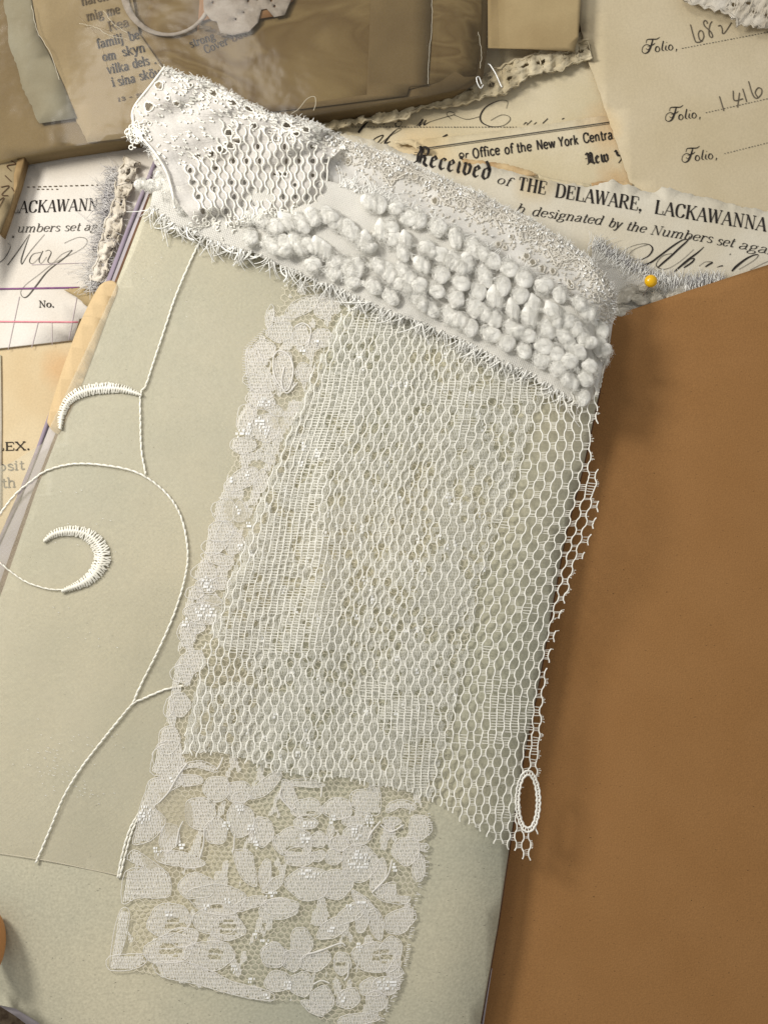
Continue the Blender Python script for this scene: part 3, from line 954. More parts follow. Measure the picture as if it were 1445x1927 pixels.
for s_, a_, h_, m_ in (('familj', (184, 91, 233, 79), 17, 'ink'), ('be', (244, 77, 264, 72), 17, 'ink'), ('om', (194, 115, 220, 110), 17, 'ink'),
                       ('skyn', (231, 106, 275, 96), 17, 'ink'), ('vilka', (203, 139, 244, 131), 17, 'ink'), ('dels', (251, 128, 282, 121), 17, 'ink'),
                       ('.', (290, 120, 296, 119), 17, 'ink'), ('i', (211, 163, 219, 161), 17, 'ink'), ('sina', (223, 161, 256, 154), 17, 'ink'),
                       ('sköv', (263, 151, 302, 143), 17, 'ink'), ('13 - su', (221, 191, 275, 180), 10, 'ink_faded'), ('Rea', (205, 58, 244, 48), 17, 'ink_faded'),
                       ('mig me', (164, 39, 227, 24), 17, 'ink_faded'), ('nären', (154, 10, 205, -1), 17, 'ink_faded')):
    ink(text_vf(s_, *a_, h_, 2.9, 1.2), zp(0.078), m_, t)
for s_, a_, h_, m_ in (('strong', (359, 90, 406, 73), 15, 'ink'), ('Cover', (387, 101, 431, 82), 15, 'ink'), ('bus', (437, 79, 466, 67), 14, 'ink_brown')):
    ink(text_vf(s_, *a_, h_, 2.2, 1.0), zp(0.032), m_, t)
# ring of doily lace with the dark opening, and the terracotta print
ring = [(315 + 88 * math.cos(a), -18 + 86 * math.sin(a)) for a in np.linspace(0.0, 6.283, 48, endpoint=False)]
hole = [(318 + 76 * math.cos(a), -14 + 76 * math.sin(a)) for a in np.linspace(0.0, 6.283, 40, endpoint=False)]
sheet('doily_ring', ring, zp(0.115), 12, 'doily', t, 0.012, holes=[hole])
sheet('terracotta_print', [(372, 62), (376, 40), (400, 34), (470, 38), (520, 30), (552, 0), (556, -60), (380, -60)], zp(0.10), 30, 'card_orange', t, 0.01)
lace_out = [(380, -60), (384, 20), (398, 38), (408, 40), (415, 62), (438, 66), (468, 60), (486, 42), (492, 18), (502, 16), (516, 32), (536, 28), (552, -10), (560, -60)]
hs = []
for i in range(34):
    cx, cy = 385 + rng.uniform(0, 165), rng.uniform(-20, 56)
    if inside(np.array([cx]), np.array([cy]), [(390, -60), (392, 15), (420, 50), (460, 52), (478, 20), (520, 14), (540, -60)])[0] and all((cx - h[0][0]) ** 2 + (cy - h[0][1]) ** 2 > 130 for h in hs):
        r_ = rng.uniform(1.6, 2.8)
        hs.append([(cx + r_ * math.cos(a), cy + r_ * 1.3 * math.sin(a)) for a in np.linspace(0, 6.283, 8, endpoint=False)])
sheet('lace_scrap', lace_out, zp(0.135), 14, 'doily', t, 0.015, holes=hs)
ink(hand([[(376, 50, 7), (398, 54, 7)], [(408, 62, 6), (428, 66, 6)]], 0, 0, 1), zp(0.118), 'ink_faded', t, 'dark_print')
# cellophane
film_out = [(-60, -60), (935, -60), (940, 110), (952, 132), (945, 152), (925, 168), (895, 166), (800, 182), (560, 222), (330, 250), (150, 274), (30, 296), (-60, 310)]
zfm = lambda x, y: zP(x, y) + 0.20 + 0.012 * wav(x, y, 260, 41)
sheet('cellophane', film_out, zfm, 16, 'film', t, 0)
cre = []
for pts in ([(896, 146), (898, 156), (904, 166), (909, 160)], [(896, 146), (901, 145), (906, 158)], [(922, 122), (932, 138), (941, 158), (944, 164)],
            [(918, 120), (922, 122)]):
    q = smooth([(a, b) for a, b in pts], 6)
    cre.append(tube(P(q[:, 0], q[:, 1], zfm(q[:, 0], q[:, 1]) + 0.03), 0.011, 5))
obj('crease_glint', join(cre), 'glint', t)  # white tubes drawn as the bright glints on the film's creases
for pts in ([(812, -20), (813, 40), (807, 110), (805, 158)], [(60, 10), (72, 60), (96, 100), (112, 150)], [(150, 44), (178, 50), (205, 66), (240, 74)], [(196, 20), (215, 45), (240, 62)], [(900, 60), (906, 100), (903, 128)]):
    q = smooth([(a, b) for a, b in pts], 10)
    q = q + np.random.default_rng(9).normal(0, .5, q.shape)
    obj('crease_glint', tube(P(q[:, 0], q[:, 1], zfm(q[:, 0], q[:, 1]) + 0.006), 0.0045, 4), 'net', t)  # thin pale lines painted as highlights along film creases
for pts in ([(800, 60), (808, 120), (806, 170)], [(150, 30), (185, 70), (205, 130)], [(158, 50), (190, 52), (240, 76)]):
    q = smooth([(a, b) for a, b in pts], 10)
    obj('film_fold', tube(P(q[:, 0], q[:, 1], zfm(q[:, 0], q[:, 1]) + 0.004), 0.008, 5), 'film', t)

# folded upright slip at far left
t = thing('folded_note', 'brown folded note with vertical handwriting standing at the left edge', 'note', origin(15, 330, 0.1))
sheet('paper_sheet', [(-60, 180), (8, 230), (52, 288), (36, 340), (20, 390), (0, 440), (-60, 520)], lambda x, y: 0.5 - 0.003 * (np.asarray(x)), 25, 'paper_old', t, 0.03)
sheet('folded_edge', [(36, 292), (50, 286), (34, 345), (16, 400), (2, 440), (-4, 436), (14, 380)], lambda x, y: 0.42 + 0.0 * np.asarray(x), 15, 'packet_side', t, 0.3)
zz = lambda x, y: 0.5 - 0.003 * np.asarray(x)
ink(hand([[(28, 275, 2), (14, 262, 2), (20, 285, 2)], [(18, 300, 2), (30, 308, 2), (14, 312, 2), (22, 322, 1)], [(10, 330, 1.5), (22, 342, 1.5)],
          [(2, 352, 1.5), (18, 350, 1.5), (4, 366, 1.5), (16, 368, 1.5)], [(-6, 380, 1.2), (8, 372, 1.5), (-2, 392, 1.5)], [(22, 352, 1.4), (27, 360, 1.4)]], 0, 0, 1), zz, 'ink_brown', t, 'handwriting')

# square of tan paper at the top
t = thing('tan_paper_square', 'tan translucent paper square at the top, right of the brown packet', 'paper', origin(1000, 40, 0.3))
sheet('paper_sheet', [(917, -60), (1096, -60), (1088, 70), (1080, 96), (1000, 92), (918, 90)], lambda x, y: 0.34 + 0.02 * wav(x, y, 120, 51), 20, 'paper_tan', t, 0.02)


# ================================================================== CROCHET TRIMS
def ruffle_strip(name, label, cat, centre, half, z0, mat, holes_n, seed, amp=0.09, group=None, hole_r=(3, 6), pl=26):
    r = np.random.default_rng(seed)
    c = resample(smooth([(a, b) for a, b in centre], 10), 6)
    d = np.gradient(c, axis=0)
    n = np.stack([-d[:, 1], d[:, 0]], -1)
    n /= np.linalg.norm(n, axis=1)[:, None]
    s = np.arange(len(c)) * 6.0
    hw = half * (1 + 0.16 * np.sin(s / 17) + 0.10 * r.normal(size=len(c)))
    A = c + n * hw[:, None]
    B = c - n * hw[:, None]
    out = [tuple(q) for q in A] + [tuple(q) for q in B[::-1]]
    holes = []
    for i in range(holes_n):
        k = int((i + .5 + r.uniform(-.3, .3)) * len(c) / holes_n)
        k = min(max(k, 3), len(c) - 4)
        cc = c[k] + n[k] * half * r.uniform(-.35, .35)
        t_ = d[k] / np.linalg.norm(d[k])
        rx, ry = r.uniform(*hole_r) * 1.3, r.uniform(*hole_r) * .75
        holes.append([tuple(cc + t_ * rx * math.cos(a) + n[k] * ry * math.sin(a) * (1 + .2 * r.normal())) for a in np.linspace(0, 6.283, 9, endpoint=False)])

    def zf(x, y):
        x = np.asarray(x, float)
        y = np.asarray(y, float)
        dd = (x[:, None] - c[None, :, 0]) ** 2 + (y[:, None] - c[None, :, 1]) ** 2
        k = dd.argmin(1)
        u = s[k]
        v = np.sqrt(dd.min(1)) / half
        return z0 + amp * (1 - 0.5 * v ** 2) + amp * 0.35 * np.sin(u / pl * 6.283 + 2 * v + 1.5 * np.sin(u / 60)) + amp * .4 * wav(x, y, 20, seed) + amp * .3 * wav(x, y, 9, seed + 1)
    tt = thing(name, label, cat, tuple(P(*c[len(c) // 2], z0)), group)
    sheet('crochet_cloth', out, zf, 4.5, mat, tt, 0.03, holes=holes)
    # stitched cords on the surface and along the edges
    cords = []
    for side in (-.92, .92):
        q = c + n * (hw * side)[:, None] + n * (1.5 * np.sin(s / 7 + side * 9))[:, None]
        cords.append(tube(P(q[:, 0], q[:, 1], zf(q[:, 0], q[:, 1]) + 0.012), 0.018 + .006 * np.sin(s), 5))
    sp = r.integers(1, len(c) - 2, 60)
    for k in sp:
        a0 = c[k] + n[k] * half * r.uniform(-.9, .3)
        a1 = a0 + n[k] * half * r.uniform(.3, .6) + r.normal(0, 1.5, 2)
        q = np.linspace(a0, a1, 5)
        cords.append(tube(P(q[:, 0], q[:, 1], zf(q[:, 0], q[:, 1]) + 0.004), 0.010, 4))
    obj('crochet_cords', join(cords), mat, tt, kind='stuff')
    return tt, zf, c, n


ruffle_strip('crochet_trim', 'off-white gathered crochet trim running along the lower edge of the brown packet', 'lace trim',
             [(500, 238), (580, 226), (650, 216), (740, 204), (800, 184), (880, 172), (940, 152), (985, 128), (1060, 104), (1110, 92)], 22, 0.03, 'crochet', 17, 61, hole_r=(4, 7))
ruffle_strip('crochet_lace_edge', 'cream crochet lace crossing the top right corner', 'lace trim',
             [(1290, -40), (1340, -14), (1400, 6), (1480, 34)], 34, 0.22, 'crochet_white', 9, 62, 0.06, hole_r=(3, 6), pl=40)
ruffle_strip('knotted_crochet_strip', 'narrow off-white knotted crochet strip tucked along the lavender page edge', 'lace trim',
             [(250, 300), (236, 335), (226, 380), (212, 430), (196, 480), (184, 530)], 14, 0.10, 'crochet_white', 4, 63, 0.10, pl=34)


# ================================================================== frayed muslin
def fuzz(path, spread, n, length, r, seed, zf, curl=0.35, bias=0.0, perp=True):
    rr = np.random.default_rng(seed)
    c = resample(smooth([(a, b) for a, b in path], 10), 3)
    d = np.gradient(c, axis=0)
    nn = np.stack([-d[:, 1], d[:, 0]], -1)
    nn /= np.linalg.norm(nn, axis=1)[:, None]
    tt = d / np.linalg.norm(d, axis=1)[:, None]
    parts = []
    for i in range(n):
        k = rr.integers(0, len(c))
        a = c[k] + nn[k] * rr.uniform(-spread, spread) + tt[k] * rr.uniform(-2, 2)
        sgn = (1 if rr.random() < .5 + bias else -1)
        dirn = nn[k] * sgn if perp else tt[k] * sgn
        dirn = dirn + tt[k] * rr.normal(0, curl) + nn[k] * rr.normal(0, curl * .6)
        L = length * rr.uniform(.5, 1.3)
        u = np.linspace(0, 1, 5)[:, None]
        bend = np.array([-dirn[1], dirn[0]]) * rr.normal(0, .3)
        q = a + dirn * L * u + bend * L * u ** 2
        z = zf(q[:, 0], q[:, 1]) + rr.uniform(0, .05) + 0.05 * rr.random() * np.sin(u[:, 0] * 3.1)
        parts.append(tube(P(q[:, 0], q[:, 1], z), np.linspace(r, r * .5, 5), 3))
    return join(parts)


t = thing('grey_muslin_strip', 'frayed grey muslin strip on the small receipt beside the crochet strip', 'fabric strip', origin(195, 440, 0.05))
mus = [(212, 318), (206, 360), (200, 400), (192, 450), (184, 500), (172, 545)]
sheet('muslin_cloth', [(200, 335), (232, 332), (222, 400), (208, 470), (196, 520), (176, 548), (168, 545), (180, 500), (188, 440), (194, 390)], flat(0.06, .02, 40), 8, 'muslin', t, 0.01)
obj('frayed_threads', fuzz(mus, 13, 520, 16, .007, 71, flat(0.08, .02, 40), .6), 'muslin', t, kind='stuff')
obj('pale_frayed_threads', fuzz(mus, 14, 260, 24, .007, 72, flat(0.10, .02, 40), .7), 'muslin_pale', t, kind='stuff')

t = thing('boucle_trim', 'white boucle trim with frayed grey edge under the yellow pin', 'fabric strip', origin(1250, 530, 0.1))
zB = lambda x, y: 0.11 + 0.015 * wav(x, y, 60, 81)
sheet('muslin_cloth', torn([(1120, 455), (1180, 490), (1240, 520), (1300, 525), (1400, 522), (1420, 545), (1380, 600), (1120, 640), (1090, 560), (1120, 455)], 8, 2, 82), zB, 14, 'weave', t, 0.02)
obj('grey_fringe', fuzz([(1120, 455), (1180, 490), (1240, 520), (1300, 524), (1362, 522)], 7, 520, 9, .006, 83, lambda x, y: zB(x, y) + .02, .35, .0), 'muslin', t, kind='stuff')
obj('white_fringe', fuzz([(1110, 458), (1180, 498), (1240, 528), (1300, 532), (1355, 532)], 5, 420, 18, .008, 84, lambda x, y: zB(x, y) + .03, .3, -.2), 'fringe', t, kind='stuff')


# boucle knot prototypes
def ico(sub):
    import bmesh
    bm = bmesh.new()
    bmesh.ops.create_icosphere(bm, subdivisions=sub, radius=1.0)
    V = np.array([v.co[:] for v in bm.verts])
    F = np.array([[v.index for v in f.verts] for f in bm.faces])
    bm.free()
    return V, F


def knot_mesh(seed, mat):
    r = np.random.default_rng(seed)
    V, F = ico(4)
    lobes = r.normal(size=(3, 3))
    lobes[:, 2] = np.abs(lobes[:, 2]) * .5
    lobes /= np.linalg.norm(lobes, axis=1)[:, None]
    rad = np.full(len(V), .82)
    for l in lobes:
        dd = np.clip(V @ l, -1, 1)
        rad += .30 * np.exp(-((1 - dd) / .42) ** 2)
    a = r.uniform(0, 6.28)
    tw = r.uniform(3, 5)
    # twisted yarn grooves + lumps
    ax = V[:, 0] * math.cos(a) + V[:, 1] * math.sin(a)
    th = np.arctan2(V[:, 2], -V[:, 0] * math.sin(a) + V[:, 1] * math.cos(a))
    rad += .085 * np.sin(tw * ax * 1.5 + th * 2)
    rad += .05 * wav(V[:, 0] * 10 + V[:, 2] * 4, V[:, 1] * 10 - V[:, 2] * 3, 11, seed + 3)
    rad += .008 * wav(V[:, 0] * 10 + V[:, 2] * 6, V[:, 1] * 10 - V[:, 2] * 5, 2.0, seed + 4)
    W = V * rad[:, None]
    W[:, 2] *= .85
    quads = np.column_stack([F, F[:, 2]])
    parts = []
    for i in range(170):
        d = r.normal(size=3)
        d[2] = abs(d[2]) * .8
        d /= np.linalg.norm(d)
        s_ = np.cross(d, r.normal(size=3))
        u = np.linspace(0, 1, 5)[:, None]
        p = d * (1.0 + r.uniform(.05, .3) * np.sin(u * 3.1)) + s_ * (u - .5) * r.uniform(.4, 1.2)
        parts.append(tube(p, .013, 3))
    HV, HF = join(parts)
    me = mesh_from('boucle_knot', W, F)
    me2 = None
    # one mesh: triangles for the body, fibres as triangulated quads
    HT = np.vstack([HF[:, [0, 1, 2]], HF[:, [0, 2, 3]]])
    allV = np.vstack([W, HV])
    allF = np.vstack([F, HT + len(W)])
    bpy.data.meshes.remove(me)
    me = mesh_from('boucle_knot', allV, allF)
    me.materials.append(M[mat])
    return me


KM = [knot_mesh(200 + i, 'wool') for i in range(8)]
KO = [knot_mesh(300 + i, 'wool_old') for i in range(2)]


def knot(parent, px, py, z, rx, ry, rz, ang, meshes, k, tiltx=0.0):
    o = bpy.data.objects.new('boucle_knot', meshes[k % len(meshes)])
    col.objects.link(o)
    o.parent = parent
    o.location = Vector(P(px, py, z)) - parent.location
    o.scale = (rx * .01, ry * .01, rz * .01)
    o.rotation_euler = (tiltx, 0, ang)
    return o


for i, (x, y, a, b, g) in enumerate([(1185, 548, 15, 11, .2), (1203, 562, 17, 10, -.3), (1232, 560, 17, 14, .9), (1272, 556, 19, 11, .3), (1165, 588, 26, 12, .1), (1170, 560, 16, 11, .5), (1212, 540, 12, 8, .2)]):
    knot(t, x, y, 0.13 if x > 1220 else 0.20, a, b, 8, g, KO, i)

# yellow pin
t = thing('dressmaking_pin', 'dressmaking pin with round yellow glass head stuck in the boucle trim', 'pin', origin(1224, 530, 0.2))
V, F = ico(3)
c = P(1224, 529, 0.42)
obj('pin_head', (V * np.array([.122, .122, .11]) + c, F), 'pin', t)
obj('pin_shaft', tube([c - (0, .05, 0.02), P(1219, 541, .36), P(1213, 551, .30), P(1205, 562, .22)], .014, 8), 'steel', t)

# loose hairs on packet
t = obj('loose_thread', tube(P(*smooth([(548, 214), (562, 205), (578, 186), (592, 182), (594, 196), (590, 208)], 8).T, 0.85), .006, 4), 'net', None,
        'fine loose golden thread curling on the brown packet above the lace', 'thread')

# ================================================================== KRAFT PAGE
zK = lambda x, y: 0.27 + 0.004 * wav(x, y, 600, 91)
kraft_out = [(1100, 612), (1150, 595), (1300, 545), (1500, 480), (1500, 2000), (850, 2000), (850, 1600), (1000, 800)]
sheet('kraft_page', kraft_out, zK, 60, 'kraft', None, 0.03,
      label='large plain brown kraft page filling the right side under the lace', cat='paper')

# ================================================================== JOURNAL
t = thing('journal', 'cream and lavender covered journal lying under the white laces', 'journal', origin(500, 1100, 0.2))
rightE = [(1150, 600), (1128, 740), (1098, 880), (1066, 1000), (1040, 1140), (1012, 1300), (985, 1430), (960, 1590), (938, 1740), (905, 1927), (898, 1990)]


def zCov(x, y):
    x = np.asarray(x, float)
    y = np.asarray(y, float)
    xr = np.interp(y, [p[1] for p in rightE], [p[0] for p in rightE])
    d = np.clip((xr - x), 0, 200)
    roll = -0.30 * np.clip(1 - d / 110, 0, 1) ** 2
    bl = np.clip((y - 1730) / 220 + (130 - x) / 260, 0, 1.5)
    return 1.0 + 0.045 * wav(x, y, 520, 101) + roll - 0.38 * bl ** 2 * np.clip((330 - x) / 330, 0, 1)


band = [(303, 268), (240, 425), (180, 580), (120, 700), (70, 840), (30, 940), (-40, 1100)]
sheet('page_block', [(330, 262)] + band + [(-90, 1300), (-90, 1900), (0, 1893), (30, 1912), (60, 1935), (150, 1990), (890, 1990)] + rightE[::-1][1:-1] + [(1140, 610), (700, 420)],
      lambda x, y: zCov(x, y) - 0.10, 45, 'lavender', t, 0.62)
sheet('lavender_spine_edge', band + [(-36, 1104), (36, 946), (76, 844), (127, 702), (188, 582), (246, 430), (309, 275)], lambda x, y: zCov(x, y) - 0.078, 30, 'lavender_edge', t, 0.012)
gap_l = [(318, 262), (284, 355), (216, 530), (168, 650), (104, 818), (60, 930), (0, 1098), (-60, 1270)]
sheet('gap_shadow', [(340, 262)] + gap_l + [(-60, 1500), (60, 1800), (880, 1900)] + [(p[0] + 1.2, p[1]) for p in rightE[::-1][1:]] + [(1140, 615), (700, 430)],  # brown sheet put in as the shadow line between cover and page band
      lambda x, y: zCov(x, y) - 0.045, 45, 'gap_shadow', t, 0.02)
cov_l = [(322, 262), (288, 356), (221, 530), (173, 652), (110, 818), (68, 926), (10, 1098), (-60, 1290)]
sheet('cover', cov_l + [(-60, 1880), (30, 1898), (70, 1922), (150, 1985), (880, 1990)] + [(p[0] - 1.5, p[1]) for p in rightE[::-1]] + [(1140, 612), (700, 428)],
      zCov, 30, 'cover', t, 0.02)
tabp = smooth([(214, 529), (222, 545), (205, 590), (160, 710), (118, 805), (106, 815), (92, 800), (92, 780), (120, 690), (150, 610), (180, 550), (195, 532)], 6, True)
sheet('peach_tab', [tuple(q) for q in tabp], lambda x, y: zCov(x, y) + 0.014, 20, 'peach', t, 0.012)
# a thin board peeping out at the lower right edge
q = smooth([(924, 1822), (918, 1860), (908, 1927), (900, 1985)], 8)
obj('board_edge', tube(P(q[:, 0], q[:, 1], .45), .02, 5), 'lavender', t)

# tan thing at the left edge
V, F = ico(4)
c = P(-16, 1775, 1.25)
obj('tan_object', (V * np.array([.22, .52, .42]) + c, F), 'tanknob', None,
    'smooth rounded tan object just entering the frame at the lower left edge', 'object')

# ================================================================== ORGANZA with embroidery
t = thing('embroidered_organza', 'sheer ivory organza with white stitched spirals and satin crescents on the cream cover', 'fabric', origin(200, 1100, 1.0))


def zOr(x, y):
    return np.maximum(zCov(x, y), 0.93) + 0.03 + 0.016 * wav(x, y, 170, 111)


org = [(300, 330), (250, 470), (185, 610), (80, 835), (20, 872), (-60, 890), (-60, 1596), (0, 1604), (80, 1618), (160, 1634), (250, 1652), (330, 1660), (460, 1500), (560, 900), (640, 560), (520, 480), (380, 440)]
sheet('sheer_cloth', org, zOr, 24, 'organza', t, 0)
q = np.array(smooth([(-40, 1600), (80, 1618), (160, 1634), (260, 1655)], 10))
obj('bottom_hem', tube(P(q[:, 0], q[:, 1], zOr(q[:, 0], q[:, 1])), .007, 4), 'net', t)


def stitches(path, seglen, r, zf, seed, ply=True):
    rr = np.random.default_rng(seed)
    c = resample(smooth([(a, b) for a, b in path], 10), 2.0)
    s = np.arange(len(c)) * 2.0
    parts = []
    d = np.gradient(c, axis=0)
    n = np.stack([-d[:, 1], d[:, 0]], -1)
    n /= np.linalg.norm(n, axis=1)[:, None]
    i = 0.0
    while i < s[-1] - 4:
        L = seglen * rr.uniform(.8, 1.25)
        u = np.linspace(i, min(s[-1], i + L), 7)
        x = np.interp(u, s, c[:, 0])
        y = np.interp(u, s, c[:, 1])
        nx = np.interp(u, s, n[:, 0])
        ny = np.interp(u, s, n[:, 1])
        o = np.linspace(-1, 1, 7) * rr.uniform(.6, 1.2)
        x = x + nx * o
        y = y + ny * o
        k = np.sin(np.linspace(0.35, math.pi - .35, 7))
        parts.append(tube(P(x, y, zf(x, y) + .004 + .016 * k), r * (.35 + .75 * k), 6))
        if ply:
            parts.append(tube(P(x - 2 * nx * o * .8, y - 2 * ny * o * .8, zf(x, y) + .008 + .012 * k), r * .55 * (.4 + .6 * k), 5))
        i += L * .86
    return join(parts)


paths = [
    [(375, 457), (355, 500), (330, 560), (310, 620), (290, 680), (275, 725), (265, 743), (265, 800), (267, 850), (275, 893)],
    [(-20, 1000), (0, 968), (30, 930), (60, 905), (90, 885), (140, 873), (200, 876), (260, 890), (310, 925), (340, 970), (353, 1030), (350, 1080), (330, 1150), (300, 1220), (265, 1290), (250, 1325)],
    [(350, 1289), (310, 1298), (270, 1315), (250, 1325), (220, 1360), (180, 1410), (150, 1450), (120, 1500), (95, 1560), (68, 1624)],
    [(265, 1525), (245, 1560), (230, 1610), (222, 1652)], [(269, 1523), (250, 1562), (236, 1610), (226, 1652)],
    [(125, 1110), (90, 1108), (50, 1095), (20, 1075), (-10, 1050)]]
for i, p_ in enumerate(paths):
    obj('stitched_line', stitches(p_, 15, .019 if i not in (5,) else .013, zOr, 120 + i), 'silk', t)


def crescent(path, widths, seed):
    rr = np.random.default_rng(seed)
    a = resample(smooth([(x, y, w_) for (x, y), w_ in zip(path, widths)], 8), 2.4)
    d = np.gradient(a[:, :2], axis=0)
    n = np.stack([-d[:, 1], d[:, 0]], -1)
    n /= np.linalg.norm(n, axis=1)[:, None]
    tt = d / np.linalg.norm(d, axis=1)[:, None]
    parts = []
    for i in range(len(a)):
        h = a[i, 2] / 2 * rr.uniform(.85, 1.15)
        lean = rr.normal(0.25, .12) * (1 if i % 2 else -1) * h
        p0 = a[i, :2] - n[i] * h - tt[i] * lean
        p1 = a[i, :2] + n[i] * h + tt[i] * lean
        q = np.linspace(p0, p1, 6)
        k = np.sin(np.linspace(0.1, math.pi - .1, 6))
        parts.append(tube(P(q[:, 0], q[:, 1], zOr(q[:, 0], q[:, 1]) + .010 + .045 * k), .013 + .006 * k, 5))
    return join(parts)


obj('satin_crescent', crescent([(114, 806), (117, 780), (131, 752), (160, 736), (200, 730), (235, 733), (266, 743)], [6, 12, 17, 19, 19, 13, 5], 131), 'silk', t)
obj('satin_crescent', crescent([(84, 1018), (104, 1004), (135, 999), (165, 1006), (186, 1026), (193, 1052), (178, 1080), (152, 1099), (118, 1112)], [5, 13, 18, 22, 28, 30, 24, 15, 6], 132), 'silk', t)
gl_ = []
A = []
B = []
for cx, cy, n_, sx, sy in ((300, 555, 8, 60, 60), (90, 1440, 55, 60, 60), (160, 1490, 20, 50, 20), (210, 1400, 10, 60, 30), (160, 980, 12, 90, 80), (170, 1180, 10, 90, 50)):
    for k in range(n_):
        x, y = cx + rng.normal(0, sx * .5), cy + rng.normal(0, sy * .5)
        y = round(y / 7) * 7 + .28 * (x - cx)
        A.append((x, y))
        B.append((x + rng.uniform(1.5, 3.5), y + .9))
A = np.array(A)
B = np.array(B)
obj('sheen_glints', segs(P(A[:, 0], A[:, 1], zOr(A[:, 0], A[:, 1]) + .004), P(B[:, 0], B[:, 1], zOr(B[:, 0], B[:, 1]) + .004), .005), 'glint', t, kind='stuff')  # tiny white bits drawn as glints of the organza's sheen

# ================================================================== FLORAL LACE
LACE_L = [(560, 520), (530, 538), (524, 560), (520, 576), (503, 583), (498, 612), (482, 633), (464, 652), (461, 680), (463, 706), (471, 735), (462, 760), (450, 782), (441, 820), (433, 853), (438, 868), (430, 890),
          (422, 916), (408, 945), (400, 974), (392, 1005), (385, 1045), (374, 1060), (362, 1093), (352, 1129), (345, 1148), (339, 1179), (337, 1212), (330, 1256), (325, 1285), (312, 1343), (304, 1374),
          (287, 1450), (274, 1490), (262, 1530), (256, 1560), (247, 1600), (238, 1650), (228, 1710), (215, 1770), (208, 1824)]
LACE_B = [(250, 1830), (300, 1840), (360, 1856), (430, 1874), (500, 1884), (540, 1884), (568, 1886), (574, 1903), (600, 1920), (650, 1940), (712, 1950)]
LACE_R = [(715, 1927), (728, 1900), (745, 1865), (755, 1845), (765, 1800), (770, 1765), (779, 1730), (778, 1710), (790, 1660), (802, 1640), (800, 1600), (808, 1560), (806, 1528), (826, 1440), (856, 1330),
          (890, 1180), (915, 1060), (955, 940), (1000, 800), (1040, 720), (1000, 660), (800, 560)]
LACE = LACE_L + LACE_B + LACE_R
MESH_L = [(655, 560), (638, 597), (612, 650), (591, 686), (574, 739), (558, 780), (544, 811), (530, 840), (519, 866), (500, 913), (480, 963), (457, 1028), (430, 1093), (408, 1150), (388, 1208), (368, 1294), (350, 1380), (342, 1419)]
MESH_B = [(400, 1416), (423, 1418), (470, 1432), (510, 1450), (560, 1458), (596, 1467), (640, 1462), (700, 1474), (735, 1482), (770, 1492), (830, 1510), (870, 1543), (930, 1580), (960, 1598), (1002, 1616)]
MESH_R = [(1010, 1560), (1016, 1470), (1020, 1380), (1022, 1310), (1032, 1240), (1046, 1190), (1062, 1130), (1088, 1070), (1108, 1020), (1126, 960), (1130, 900), (1118, 850), (1122, 790), (1125, 735), (1130, 660), (900, 560)]
MESH = MESH_L + MESH_B + MESH_R

